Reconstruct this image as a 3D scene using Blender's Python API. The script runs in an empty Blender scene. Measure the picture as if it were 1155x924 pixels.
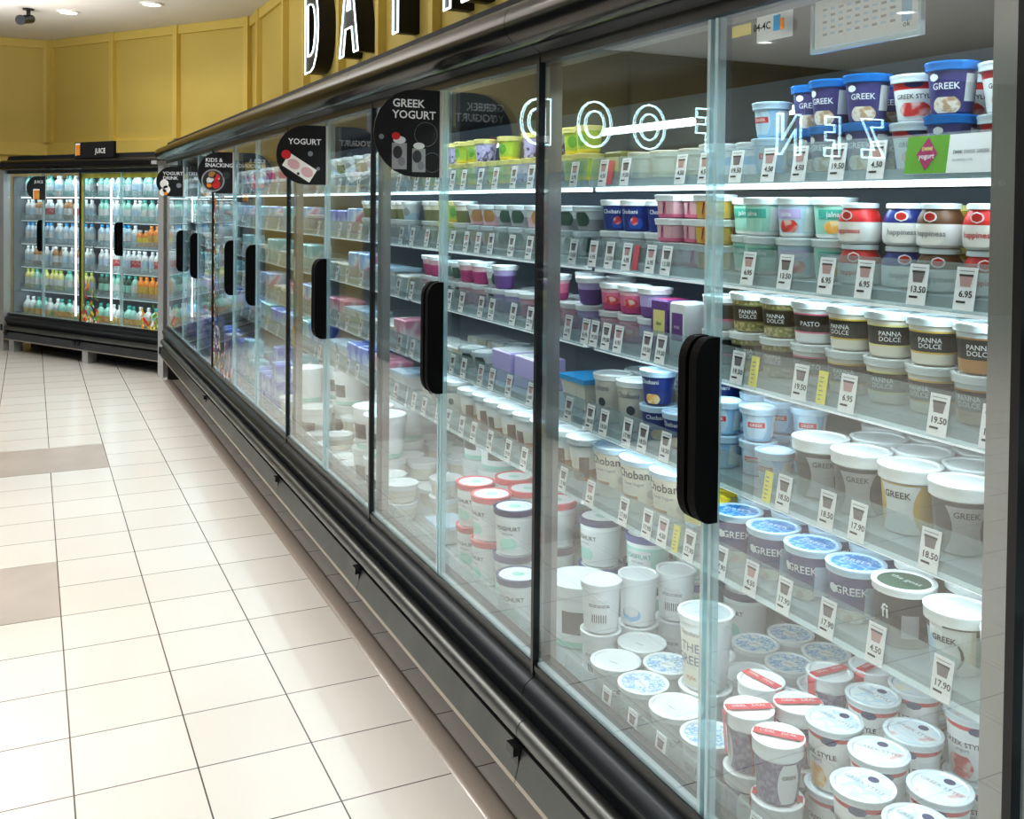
import bpy, bmesh, math, random
from math import sin, cos, pi, radians
from mathutils import Vector
random.seed(11)
SC = bpy.context.scene
COL = SC.collection

# ------------------------------------------------------------------ materials
MATS = {}
def M(name, col=(.8, .8, .8), rough=.45, metal=0., emit=None, es=0., alpha=1., coat=0., noise=0., nscale=40., spec=.5):
    if name in MATS: return MATS[name]
    m = bpy.data.materials.new(name); m.use_nodes = True
    nt = m.node_tree; b = nt.nodes['Principled BSDF']
    b.inputs['Base Color'].default_value = (*col, 1)
    b.inputs['Roughness'].default_value = rough
    b.inputs['Metallic'].default_value = metal
    b.inputs['Alpha'].default_value = alpha
    b.inputs['Coat Weight'].default_value = coat
    b.inputs['Specular IOR Level'].default_value = spec
    if emit:
        b.inputs['Emission Color'].default_value = (*emit, 1); b.inputs['Emission Strength'].default_value = es
    if noise:
        tc = nt.nodes.new('ShaderNodeTexCoord'); n = nt.nodes.new('ShaderNodeTexNoise'); n.inputs['Scale'].default_value = nscale
        mx = nt.nodes.new('ShaderNodeMix'); mx.data_type = 'RGBA'; mx.blend_type = 'MULTIPLY'
        mx.inputs[6].default_value = (*col, 1); mx.inputs[0].default_value = noise
        nt.links.new(tc.outputs['Object'], n.inputs['Vector']); nt.links.new(n.outputs['Fac'], mx.inputs[7])
        nt.links.new(mx.outputs[2], b.inputs['Base Color'])
    MATS[name] = m; return m

def ramp_mat(name, stops, scale=60., rough=.35, detail=1., kind='noise'):
    """printed artwork: noise through a colour ramp"""
    m = bpy.data.materials.new(name); m.use_nodes = True; nt = m.node_tree; b = nt.nodes['Principled BSDF']
    tc = nt.nodes.new('ShaderNodeTexCoord')
    if kind == 'noise':
        n = nt.nodes.new('ShaderNodeTexNoise'); n.inputs['Detail'].default_value = detail; out = n.outputs['Fac']
    else:
        n = nt.nodes.new('ShaderNodeTexVoronoi'); out = n.outputs['Distance']
    n.inputs['Scale'].default_value = scale
    r = nt.nodes.new('ShaderNodeValToRGB'); r.color_ramp.interpolation = 'CONSTANT' if kind != 'noise' else 'LINEAR'
    els = r.color_ramp.elements
    while len(els) < len(stops): els.new(.5)
    for e, (p, c) in zip(els, stops): e.position = p; e.color = (*c, 1)
    nt.links.new(tc.outputs['Object'], n.inputs['Vector']); nt.links.new(out, r.inputs['Fac'])
    nt.links.new(r.outputs['Color'], b.inputs['Base Color']); b.inputs['Roughness'].default_value = rough
    MATS[name] = m; return m

def glass_mat(name, tint=(.93, .97, .97), ior=1.5, rough=0., extra=0., haze=None, hz=0.):
    """thin clear pane: lets light straight through, mirrors by the Fresnel term on either face"""
    m = bpy.data.materials.new(name); m.use_nodes = True; nt = m.node_tree; nt.nodes.clear()
    o = nt.nodes.new('ShaderNodeOutputMaterial'); mix = nt.nodes.new('ShaderNodeMixShader')
    t = nt.nodes.new('ShaderNodeBsdfTransparent'); t.inputs['Color'].default_value = (*tint, 1)
    g = nt.nodes.new('ShaderNodeBsdfGlossy'); g.inputs['Roughness'].default_value = rough; g.inputs['Color'].default_value = (1, 1, 1, 1)
    fr = nt.nodes.new('ShaderNodeFresnel'); geo = nt.nodes.new('ShaderNodeNewGeometry')
    mm = nt.nodes.new('ShaderNodeMix'); mm.data_type = 'FLOAT'; mm.inputs[2].default_value = ior; mm.inputs[3].default_value = 1 / ior
    nt.links.new(geo.outputs['Backfacing'], mm.inputs[0]); nt.links.new(mm.outputs[0], fr.inputs['IOR'])
    ad = nt.nodes.new('ShaderNodeMath'); ad.operation = 'ADD'; ad.use_clamp = True; ad.inputs[1].default_value = extra
    nt.links.new(fr.outputs['Fac'], ad.inputs[0]); nt.links.new(ad.outputs[0], mix.inputs[0])
    src = t
    if haze:
        d = nt.nodes.new('ShaderNodeBsdfDiffuse'); d.inputs['Color'].default_value = (*haze, 1)
        m2 = nt.nodes.new('ShaderNodeMixShader'); m2.inputs[0].default_value = hz
        nt.links.new(t.outputs[0], m2.inputs[1]); nt.links.new(d.outputs[0], m2.inputs[2]); src = m2
    nt.links.new(src.outputs[0], mix.inputs[1]); nt.links.new(g.outputs[0], mix.inputs[2])
    nt.links.new(mix.outputs[0], o.inputs['Surface'])
    MATS[name] = m; return m

glass_mat('door_glass', (.95, .985, .985), 1.84, 0., .012)
glass_mat('clear_strip', (.86, .92, .93), 1.45, .08, 0., (.60, .68, .70), .20)
glass_mat('edge_acrylic', (.75, .9, .92), 1.5, .05, .05, (.82, .90, .91), .34)
M('black_metal', (.012, .013, .015), .35, .2, coat=.3)
M('handle_black', (.002, .002, .0022), .6, spec=.12)
M('dark_grey_metal', (.045, .05, .056), .28, .75)
M('cornice_metal', (.06, .056, .05), .2, .95)
M('fascia_metal', (.013, .0135, .015), .32, .3)
M('bumper_face', (.03, .036, .043), .3, .5)
M('rail_metal', (.22, .23, .225), .34, .85, noise=.35, nscale=6)
M('rail_lip', (.52, .47, .41), .4, .6)
M('plinth_black', (.01, .01, .011), .6)
M('inner_post', (.34, .325, .315), .35, .6)
M('corner_post', (.62, .63, .64), .38, .6)
M('case_back', (.075, .105, .135), .55)
M('case_top', (.010, .012, .016), .6, spec=.2)
M('shelf_metal', (.58, .62, .64), .4, .3)
M('shelf_under', (.22, .25, .27), .5)
M('led', (1, 1, 1), .4, emit=(.86, .96, 1), es=4.)
M('led_soft', (1, 1, 1), .4, emit=(.86, .96, 1), es=.45)
M('neon', (1, 1, 1), .4, emit=(.80, .96, 1), es=3.)
M('neon_bright', (1, 1, 1), .4, emit=(.62, .92, 1), es=7.)
M('white_lit', (1, 1, 1), .4, emit=(1, .98, .95), es=6.)
M('plastic_white', (.84, .86, .86), .35, coat=.2)
M('lid_white', (.86, .89, .89), .32, coat=.2)
M('lid_clear', (.70, .77, .79), .18, coat=.5)
M('white_body', (.82, .83, .82), .35)
M('cream', (.78, .74, .63), .4)
M('greige', (.60, .58, .52), .4)
M('beige', (.66, .57, .42), .45)
M('navy', (.022, .03, .13), .3, coat=.2)
M('purple_navy', (.075, .07, .22), .3, coat=.2)
M('dark_blue', (.012, .035, .22), .3, coat=.2)
M('royal_blue', (.02, .10, .48), .3, coat=.2)
M('foil_blue', (.02, .22, .62), .25, .3)
M('lid_blue', (.03, .36, .72), .28, coat=.3)
M('sky_blue', (.33, .56, .78), .35)
M('pale_blue', (.52, .68, .80), .3)
M('teal', (.06, .43, .36), .35)
M('mint', (.38, .70, .60), .35)
M('dark_green', (.04, .10, .06), .35)
M('olive', (.22, .22, .08), .4)
M('green', (.16, .42, .05), .4)
M('lime', (.48, .62, .08), .4)
M('yellow', (.85, .66, .05), .4)
M('pale_yellow', (.82, .74, .30), .4)
M('gold', (.70, .46, .08), .4)
M('orange', (.85, .30, .03), .4)
M('brown', (.14, .07, .035), .4)
M('caramel', (.46, .24, .08), .4)
M('red', (.62, .03, .035), .35)
M('tape_red', (.66, .06, .08), .4)
M('pink', (.74, .18, .30), .4)
M('pale_pink', (.76, .48, .52), .4)
M('magenta', (.45, .04, .18), .4)
M('lilac', (.52, .44, .72), .4)
M('purple', (.16, .06, .26), .4)
M('black_label', (.018, .018, .02), .4)
M('dark_body', (.05, .047, .052), .3, coat=.2)
M('grey_label', (.38, .38, .39), .5)
M('light_label', (.74, .76, .76), .5)
M('ink', (.03, .03, .035), .5)
M('ink_grey', (.25, .26, .28), .5)
M('ink_white', (.85, .87, .88), .5)
M('cyan_print', (.08, .42, .60), .4)
M('silver', (.62, .64, .66), .25, .8)
M('card_white', (.86, .87, .88), .5)
M('tag_icon', (.20, .17, .18), .5)
M('tag_pink', (.52, .33, .33), .5)
M('tag_yellow', (.80, .74, .16), .5)
M('tag_red', (.62, .10, .12), .5)
M('sign_black', (.012, .011, .012), .4)
M('sign_edge', (.5, .48, .46), .4)
M('milk_white', (.9, .88, .84), .4)
ramp_mat('floral', [(.0, (.78, .85, .86)), (.42, (.78, .85, .86)), (.5, (.10, .36, .70)), (.58, (.80, .87, .86)), (.7, (.30, .55, .42))], 70, detail=2)
ramp_mat('foil_art', [(.0, (.70, .78, .82)), (.45, (.76, .82, .84)), (.56, (.50, .66, .76)), (.68, (.82, .84, .84))], 45)
ramp_mat('foil_peach', [(.0, (.80, .60, .22)), (.42, (.85, .70, .40)), (.55, (.80, .83, .83)), (.7, (.70, .78, .82))], 30)
ramp_mat('foil_red', [(.0, (.62, .10, .10)), (.40, (.70, .30, .28)), (.5, (.78, .82, .84)), (.7, (.66, .76, .84))], 30)
ramp_mat('lid_art_blue', [(.0, (.015, .16, .48)), (.52, (.02, .24, .58)), (.6, (.40, .62, .80)), (.68, (.02, .18, .50))], 70)
ramp_mat('fruit_orange', [(.0, (.75, .25, .04)), (.5, (.85, .48, .12)), (.62, (.88, .70, .40))], 60)
ramp_mat('fruit_red', [(.0, (.45, .02, .03)), (.5, (.66, .06, .06)), (.64, (.80, .55, .50))], 60)
ramp_mat('nuts', [(.0, (.30, .20, .08)), (.45, (.22, .24, .08)), (.6, (.55, .46, .26))], 160)
ramp_mat('almond', [(.0, (.75, .62, .45)), (.5, (.82, .74, .62)), (.62, (.55, .36, .22))], 90)
ramp_mat('spotty', [(.0, (.48, .42, .70)), (.55, (.56, .50, .76)), (.64, (.08, .06, .14))], 70)
ramp_mat('purple_print', [(.0, (.10, .08, .15)), (.45, (.17, .14, .24)), (.62, (.30, .27, .38))], 120)
ramp_mat('pack_mix', [(.0, (.10, .14, .45)), (.38, (.22, .40, .70)), (.5, (.75, .80, .82)), (.62, (.62, .20, .36)), (.75, (.70, .62, .20))], 14)
ramp_mat('pack_blue', [(.0, (.05, .08, .42)), (.45, (.10, .20, .62)), (.6, (.45, .60, .80))], 18)
ramp_mat('pack_teal', [(.0, (.05, .25, .34)), (.45, (.18, .48, .55)), (.6, (.70, .80, .80))], 18)
ramp_mat('pack_pink', [(.0, (.45, .06, .14)), (.45, (.66, .30, .38)), (.6, (.80, .74, .74))], 18)
ramp_mat('pack_pale', [(.0, (.60, .62, .58)), (.45, (.74, .76, .74)), (.62, (.55, .50, .36))], 16)
ramp_mat('decal_flower', [(.0, (.66, .10, .05)), (.40, (.80, .42, .08)), (.52, (.78, .72, .60)), (.62, (.25, .30, .10)), (.75, (.85, .60, .12))], 24)
ramp_mat('decal_border', [(.0, (.22, .26, .03)), (.5, (.36, .38, .06)), (.7, (.50, .48, .12))], 10)

# ------------------------------------------------------------------ mesh builder
class MB:
    def __init__(s): s.v = []; s.f = []; s.m = []; s.sm = []
    def add(s, vs, fs, mat, smooth=False):
        o = len(s.v); s.v += [tuple(x) for x in vs]
        for f in fs: s.f.append([i + o for i in f]); s.m.append(mat); s.sm.append(smooth)
    def box(s, x0, x1, y0, y1, z0, z1, mat):
        s.add([(x0, y0, z0), (x1, y0, z0), (x1, y1, z0), (x0, y1, z0), (x0, y0, z1), (x1, y0, z1), (x1, y1, z1), (x0, y1, z1)],
              [(0, 3, 2, 1), (4, 5, 6, 7), (0, 1, 5, 4), (1, 2, 6, 5), (2, 3, 7, 6), (3, 0, 4, 7)], mat)
    def prism_x(s, prof, x0, x1, mat, smooth=False):
        """closed (y,z) outline swept along x"""
        n = len(prof)
        vs = [(x0, y, z) for y, z in prof] + [(x1, y, z) for y, z in prof]
        s.add(vs, [(i, (i + 1) % n, n + (i + 1) % n, n + i) for i in range(n)], mat, smooth)
        s.add(vs, [tuple(range(n))[::-1], tuple(range(n, 2 * n))], mat)
    def prism_y(s, prof, y0, y1, mat):
        """closed (x,z) outline swept along y"""
        n = len(prof)
        vs = [(x, y0, z) for x, z in prof] + [(x, y1, z) for x, z in prof]
        s.add(vs, [(i, n + i, n + (i + 1) % n, (i + 1) % n) for i in range(n)] + [tuple(range(n)), tuple(range(n, 2 * n))[::-1]], mat)
    def tube(s, a, b, r, mat, n=12, caps=True):
        a = Vector(a); b = Vector(b); d = (b - a).normalized()
        u = d.orthogonal().normalized(); w = d.cross(u)
        vs = [tuple(a + (u * cos(2 * pi * i / n) + w * sin(2 * pi * i / n)) * r) for i in range(n)]
        vs += [tuple(b + (u * cos(2 * pi * i / n) + w * sin(2 * pi * i / n)) * r) for i in range(n)]
        s.add(vs, [(i, (i + 1) % n, n + (i + 1) % n, n + i) for i in range(n)], mat, True)
        if caps: s.add(vs, [tuple(range(n))[::-1], tuple(range(n, 2 * n))], mat)
    def lathe(s, prof, mats, n=24, sq=0, cx=0, cy=0):
        """prof = [(r,z)...] bottom to top; mats one per segment; sq>0 gives a rounded-square section"""
        vs = []; idx = []
        for r, z in prof:
            if r <= 1e-6: idx.append([len(vs)]); vs.append((cx, cy, z)); continue
            row = []
            for i in range(n):
                a = 2 * pi * i / n + (pi / n if sq else 0)
                k = (abs(cos(a)) ** sq + abs(sin(a)) ** sq) ** (-1 / sq) if sq else 1
                row.append(len(vs)); vs.append((cx + r * k * cos(a), cy + r * k * sin(a), z))
            idx.append(row)
        if isinstance(mats, str): mats = [mats] * (len(prof) - 1)
        for j in range(len(prof) - 1):
            A, B = idx[j], idx[j + 1]; fs = []
            for i in range(n):
                k = (i + 1) % n
                if len(A) == 1 and len(B) == 1: continue
                if len(A) == 1: fs.append((A[0], B[k], B[i]))
                elif len(B) == 1: fs.append((A[i], A[k], B[0]))
                else: fs.append((A[i], A[k], B[k], B[i]))
            o = len(s.v); 
            for f in fs: s.f.append([q + o for q in f]); s.m.append(mats[j]); s.sm.append(True)
            # vertices are appended once after the loop, so offsets stay the same
        s.v += vs
    def wrap(s, vs2, fs, R, mat, a0=0., off=.0008):
        """lay a flat (x,z) figure on a cup wall of radius R(z), centred on angle a0 (0 = front, -y)"""
        out = []
        for x, z in vs2:
            r = R(z) + off; a = a0 + x / max(r, .01)
            out.append((r * sin(a), -r * cos(a), z))
        s.add(out, fs, mat)
    def patch(s, shape, a0, hw, z0, z1, R, mat, off=.0005, nx=8, nz=6):
        vs = []; fs = []
        for j in range(nz + 1):
            t = j / nz; z = z0 + (z1 - z0) * t
            if shape == 'rect': w = hw
            elif shape == 'hour': w = hw * (.62 + .38 * (2 * t - 1) ** 2)
            elif shape == 'oval': w = hw * math.sqrt(max(.0004, 1 - (2 * t - 1) ** 2))
            elif shape == 'bulge': w = hw * (1 - .4 * (2 * t - 1) ** 2)
            elif shape == 'shield': w = hw * min(1, .25 + 1.3 * t)
            for i in range(nx + 1): vs.append((w * (2 * i / nx - 1), z))
        for j in range(nz):
            for i in range(nx):
                q = j * (nx + 1) + i; fs.append((q, q + 1, q + nx + 2, q + nx + 1))
        s.wrap(vs, fs, R, mat, a0, off)
    def text(s, st, size, place, mat, align='CENTER', off=0.):
        vs, fs = text_geo(st, size, align, off)
        s.add([place(x, y) for x, y in vs], fs, mat)
    def mesh(s, name):
        me = bpy.data.meshes.new(name)
        me.from_pydata(s.v, [], s.f)
        names = []
        for k in s.m:
            if k not in names: names.append(k)
        for k in names: me.materials.append(MATS[k])
        ix = {k: i for i, k in enumerate(names)}
        me.polygons.foreach_set('material_index', [ix[k] for k in s.m])
        me.polygons.foreach_set('use_smooth', s.sm)
        me.update()
        if any(s.sm): me.set_sharp_from_angle(angle=radians(38))
        return me
    def build(s, name, parent=None, loc=(0, 0, 0), rotz=0.):
        o = bpy.data.objects.new(name, s.mesh(name)); COL.objects.link(o)
        o.location = loc; o.rotation_euler = (0, 0, rotz)
        if parent: o.parent = parent
        return o

_tx = {}
def text_geo(st, size, align='CENTER', off=0.):
    k = (st, align, round(off, 4))
    if k not in _tx:
        c = bpy.data.curves.new('lettering', 'FONT'); c.body = st; c.align_x = align; c.align_y = 'CENTER'
        c.size = 1; c.offset = off; c.resolution_u = 2; c.fill_mode = 'FRONT'
        o = bpy.data.objects.new('lettering', c); COL.objects.link(o)
        dg = bpy.context.evaluated_depsgraph_get(); me = bpy.data.meshes.new_from_object(o.evaluated_get(dg))
        _tx[k] = ([(v.co.x, v.co.y) for v in me.vertices], [tuple(p.vertices) for p in me.polygons])
        bpy.data.objects.remove(o); bpy.data.curves.remove(c); bpy.data.meshes.remove(me)
    vs, fs = _tx[k]
    return [(x * size, y * size) for x, y in vs], fs

def empty(name, loc=(0, 0, 0), rz=0.):
    o = bpy.data.objects.new(name, None); COL.objects.link(o); o.empty_display_size = .05
    o.location = loc; o.rotation_euler = (0, 0, rz); return o
def tag(o, label, cat, group=None):
    o['label'] = label; o['category'] = cat
    if group: o['group'] = group
    return o
def struct(o): o['kind'] = 'structure'; return o

# ------------------------------------------------------------------ runs of coolers
class Run:
    def __init__(s, ox, oy, ang): s.ox, s.oy, s.ang = ox, oy, ang
    def pt(s, x, d, z=0.):
        c, n = cos(s.ang), sin(s.ang)
        return (s.ox + x * c - d * n, s.oy + x * n + d * c, z)
DX = 1.019
RIGHT = Run(DX, 0., -pi / 2)                 # local x = -Y, local y = depth into the case
LEFT = Run(1.083, 8.956, math.atan2(-.857, .515))

# ------------------------------------------------------------------ the room
def floor_material():
    m = bpy.data.materials.new('floor_tiles'); m.use_nodes = True; nt = m.node_tree; b = nt.nodes['Principled BSDF']
    tc = nt.nodes.new('ShaderNodeTexCoord'); mp = nt.nodes.new('ShaderNodeMapping')
    mp.inputs['Location'].default_value = (-.0964 + .3, -2.7007 + 3., 0)
    br = nt.nodes.new('ShaderNodeTexBrick'); br.offset = 0.; br.squash = 1.
    br.inputs['Scale'].default_value = 1.; br.inputs['Brick Width'].default_value = .3; br.inputs['Row Height'].default_value = .3
    br.inputs['Mortar Size'].default_value = .0022; br.inputs['Mortar Smooth'].default_value = .2
    br.inputs['Color1'].default_value = (.80, .785, .75, 1); br.inputs['Color2'].default_value = (.77, .745, .705, 1)
    br.inputs['Mortar'].default_value = (.13, .105, .09, 1); br.inputs['Bias'].default_value = -.2
    n = nt.nodes.new('ShaderNodeTexNoise'); n.inputs['Scale'].default_value = 1.3; n.inputs['Detail'].default_value = 3
    r = nt.nodes.new('ShaderNodeValToRGB'); r.color_ramp.elements[0].color = (.95, .92, .89, 1); r.color_ramp.elements[1].color = (1, 1, 1, 1)
    mx = nt.nodes.new('ShaderNodeMix'); mx.data_type = 'RGBA'; mx.blend_type = 'MULTIPLY'; mx.inputs[0].default_value = 1.
    L = nt.links.new
    L(tc.outputs['Object'], mp.inputs['Vector']); L(mp.outputs['Vector'], br.inputs['Vector'])
    L(tc.outputs['Object'], n.inputs['Vector']); L(n.outputs['Fac'], r.inputs['Fac'])
    L(br.outputs['Color'], mx.inputs[6]); L(r.outputs['Color'], mx.inputs[7]); L(mx.outputs[2], b.inputs['Base Color'])
    b.inputs['Roughness'].default_value = .22; b.inputs['Specular IOR Level'].default_value = .45
    MATS['floor_tiles'] = m
floor_material()
M('floor_pink', (.60, .53, .48), .3, noise=.25, nscale=5)
M('floor_edge', (.36, .31, .27), .16)
M('ceiling_paint', (.90, .88, .86), .8, noise=.08, nscale=2)
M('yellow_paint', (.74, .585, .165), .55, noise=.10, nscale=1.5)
M('yellow_trim', (.76, .60, .17), .55)

mb = MB(); mb.box(-11.5, 4.5, -3, 14.5, -.1, 0, 'floor_tiles'); fl = struct(mb.build('floor'))
for x0, x1, y0, y1 in ((-.2, .0964, 3.90, 4.50), (-.20, .3964, 6.0, 6.6)):
    mb = MB(); mb.box(x0, x1 - .002, y0 + .002, y1 - .002, 0, .0008, 'floor_pink'); mb.build('beige_tile', fl)
mb = MB()
mb.prism_x([(-.028, 0), (.04, 0), (.04, .004), (.022, .009), (.0, .010), (-.018, .006)], -8.72, .4, 'floor_edge', True)
o = mb.build('trim_1', None, (DX, 0, 0), -pi / 2); struct(o)
ZC = 3.25
mb = MB(); mb.box(-11.5, 4.5, -3, 14.5, ZC, ZC + .1, 'ceiling_paint'); struct(mb.build('ceiling'))

M('ochre_paint', (.22, .17, .055), .6)  # the yellow wall paint, darkened so its mirror image in the glass stays dim
def wall_with_battens(name, x0, y0, x1, y1, bats, z0=0, base=2.12, paint='yellow_paint', trim='yellow_trim'):
    """wall from (x0,y0) to (x1,y1); room on the left-hand side of that direction; bats = distances along it"""
    L = math.hypot(x1 - x0, y1 - y0); a = math.atan2(y1 - y0, x1 - x0)
    mb = MB(); mb.box(0, L, -.12, 0, z0, ZC, paint)
    w = struct(mb.build(name, None, (x0, y0, 0), a))
    for b in bats:
        mb = MB(); mb.box(b - .03, b + .03, 0, .05, base, ZC - .002, trim); mb.build('batten', w)
    for z, h in ((ZC - .09, .088), (base - .14, .14)):
        mb = MB(); mb.box(.0, L, 0, .03, z, z + h, trim); mb.build('rail_trim', w)
    return w
WX = 1.9
wall_with_battens('wall_right', WX, -1.5, WX, 9.70, [1.5 + y for y in (9.3, 8.25, 7.55, 6.6, 5.75, 4.86, 3.95, 3.0, 2.0, 1.0)], base=2.0)
wall_with_battens('wall_back', WX, 9.70, .18, 12.255, [.05, 1.02, 1.98, 3.02], base=2.12)
wall_with_battens('wall_left', .18, 12.255, -1.8, 12.255, [.03, 1.1], base=2.12)
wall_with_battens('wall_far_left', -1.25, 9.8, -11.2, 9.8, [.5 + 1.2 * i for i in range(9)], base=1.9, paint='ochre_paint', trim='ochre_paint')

# ------------------------------------------------------------------ one cooler
SHELF_Z = [1.53, 1.352, 1.175, .985, .815]
def blade_handle(side, z0=.972, z1=1.276):
    """half-moon grip standing off the glass; side -1 left of its line, +1 right"""
    mb = MB(); t = .010
    n = 6; prof = []
    w = .046
    for i in range(n + 1):
        a = pi / 2 * i / n; prof.append((-w + .03 * (1 - cos(a)) - .0, z1 - .045 + .045 * sin(a)))
    prof.append((0, z1)); prof.append((0, z0))
    for i in range(n + 1):
        a = pi / 2 * (1 - i / n); prof.append((-w + .03 * (1 - cos(a)), z0 + .045 - .045 * sin(a)))
    k = len(prof)
    vs = [(-t, y, z) for y, z in prof] + [(t, y, z) for y, z in prof]
    mb.add(vs, [(i, (i + 1) % k, k + (i + 1) % k, k + i) for i in range(k)] + [tuple(range(k))[::-1], tuple(range(k, 2 * k))], 'handle_black')
    return mb

def cooler(run, x0, x1, joints, handles, label, zb=.457, zt=1.80, shelves=SHELF_Z, style='right', lights=True, mull=(True, True), decal=False):
    """x0..x1 along the run; joints = door meeting lines; handles = list of (x, side)"""
    W = x1 - x0; c = (x0 + x1) / 2
    root = empty('display_cooler', run.pt(c, 0), run.ang); tag(root, label, 'cooler', None)
    h = W / 2; e = .0012
    top = zt
    # --- lower front
    mb = MB(); mb.box(-h, h, .23, .84, .0, zb - .13, 'plinth_black'); mb.build('plinth', root)
    q = zb - .457
    mb = MB()
    mb.prism_x([(-.059, .212 + q), (-.050, .212 + q), (-.046, .222 + q), (-.057, .222 + q)], -h + e, h - e, 'rail_lip')
    mb.prism_x([(-.057, .222 + q), (-.046, .222 + q), (-.030, .288 + q), (-.041, .288 + q)], -h + e, h - e, 'rail_metal')
    mb.build('bumper_rail', root)
    mb = MB()
    pr = [(-.034 + .022 * cos(a), .326 + q + .024 * sin(a)) for a in [2 * pi * i / 14 for i in range(14)]]
    mb.prism_x(pr, -h + e, h - e, 'rail_metal', True); mb.build('bumper_rail', root)
    mb = MB()
    mb.prism_x([(-.012, .212 + q), (.24, .212 + q), (.24, zb - .145), (.045, zb - .14), (.045, zb - .035), (.0, zb - .012), (-.018, .440 + q), (-.036, .428 + q), (-.043, .408 + q), (-.036, .388 + q), (-.022, .372 + q), (-.018, .35 + q)], -h + e, h - e, 'bumper_face', True)
    mb.build('lower_panel', root)
    for bx in ((-h + .03, h - .03) if style == 'left' else (h - .019,)):
        mb = MB(); mb.box(bx - .018, bx + .018, -.062, -.012, .272 + q, .292 + q, 'black_metal')
        mb.box(bx - .018, bx + .018, -.050, -.044, .245 + q, .272 + q, 'black_metal'); mb.build('bumper_bracket', root)
    if style == 'left':
        for lx in (-h + .1,):
            mb = MB(); mb.box(lx - .045, lx + .045, -.03, .06, 0, .215 + q, 'corner_post'); mb.build('leg', root)
    # --- sill and header of the door frame
    mb = MB(); mb.box(-h + e, h - e, -.012, .05, zb - .03, zb, 'black_metal'); mb.box(-h + e, h - e, -.014, -.0085, zb, zb + .012, 'black_metal'); mb.build('door_sill', root)
    mb = MB(); mb.box(-h + e, h - e, .018, .05, zb, zb + .005, 'case_top'); mb.build('sill_rail', root)
    mb = MB(); mb.box(-h + e, h - e, -.014, .06, zt, zt + .045, 'black_metal'); mb.build('door_header', root)
    mb = MB(); mb.prism_x([(-.014, zt + .022), (.0, zt + .1), (-.05, zt + .1), (-.055, zt + .045)], -h + e, h - e, 'fascia_metal'); mb.build('fascia', root)
    mb = MB()
    pr = [(-.054 + .049 * cos(a), zt + .079 + .049 * sin(a)) for a in [2 * pi * i / 20 for i in range(20)]]
    mb.prism_x(pr, -h + e, h - e, 'cornice_metal', True); mb.build('cornice', root)
    mb = MB(); mb.prism_x([(-.03, zt + .10), (.0, zt + .172), (.85, zt + .172), (.85, zt + .03), (.0, zt + .03)], -h + e, h - e, 'case_top'); mb.build('canopy', root)
    # --- inside
    mb = MB(); mb.box(-h, h, .80, .85, zb - .1, zt + .03, 'case_back'); mb.build('back_panel', root)
    dk = zb - .077
    mb = MB(); mb.box(-h + e, h - e, .055, .80, dk - .05, dk, 'shelf_metal'); mb.build('deck', root)
    mb = MB(); mb.prism_x([(.052, zb - .1), (.056, zb - .1), (.073, zb + .022), (.069, zb + .022)], -h + e, h - e, 'clear_strip'); mb.build('price_strip', root)
    mb = MB(); mb.tube((-h + .15, .50, zt - .095), (h - .15, .50, zt - .095), .011, 'led', 10)
    mb.build('light_tube', root)
    for z in shelves:
        mb = MB(); mb.box(-h + .012, h - .012, .118, .62 if z > 1. else .72, z, z + .016, 'shelf_metal'); sh = mb.build('shelf', root)
        mb = MB(); mb.prism_x([(.104, z - .002), (.108, z - .004), (.118, z + .062), (.114, z + .064)], -h + .012, h - .012, 'clear_strip'); mb.build('price_strip', sh)
        mb = MB(); mb.box(-h + .02, h - .02, .118, .134, z - .010, z - .0005, 'led' if z > 1.4 else 'led_soft'); mb.build('light_strip', sh)
    # --- posts
    for k, s in enumerate((-1, 1)):
        if not mull[k]: continue
        if s == 1:
            mb = MB(); mb.box(h - .013, h - e, -.016, .0, zb - .012, zt + .012, 'black_metal'); mb.build('mullion', root)
            mb = MB(); mb.box(h - .085, h - .045, .034, .066, zb - .03, zt, 'inner_post'); mb.build('inner_post', root)
    # --- doors
    edges = [-h] + [j - c for j in joints] + [h]
    for k in range(len(edges) - 1):
        a, b = edges[k] + .006, edges[k + 1] - .006
        mb = MB(); mb.box(a, b, -.006, .006, zb + .003, zt - .003, 'door_glass'); d = mb.build('glass_door', root)
        for side, ex in ((0, a), (1, b)):
            inner = (side == 0 and k > 0) or (side == 1 and k < len(edges) - 2)
            if not inner: continue
            mb = MB(); x2 = ex + (.008 if side == 0 else -.008)
            mb.box(min(ex, x2), max(ex, x2), -.0085, .0085, zb + .003, zt - .003, 'edge_acrylic'); mb.build('edge_strip', d)
        mb = MB(); mb.box(a, b, -.0075, .0075, zb + .012, zb + .018, 'edge_acrylic'); mb.build('edge_strip', d)
        for hx, hk in handles:
            if hk == k:
                hb = blade_handle(0, .972 if style == 'right' else 1.0, 1.276 if style == 'right' else 1.30).build('handle', d, (hx - c, -.008, 0))
        if decal: decal(d, k, a, b, zb, zt)
    if lights:
        def area(x, dd, z, sx, sy, p, tilt):
            l = bpy.data.lights.new('case_light', 'AREA'); l.shape = 'RECTANGLE'; l.size = sx; l.size_y = sy; l.energy = p; l.color = (.80, .94, 1)
            o = bpy.data.objects.new('case_light', l); COL.objects.link(o); o.location = run.pt(x, dd, z); o.rotation_euler = (tilt, 0, run.ang)
        area(c, .09, zt - .03, W * .9, .04, (1.5 if style == 'left' else 3.0) * W, radians(28))
        kk = .55 if style == 'left' else 1.
    for z in shelves: area(c, .14, z - .014, W * .92, .02, (1.9 if z == min(shelves) else .80) * W * kk, radians(30))
    return root

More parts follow.
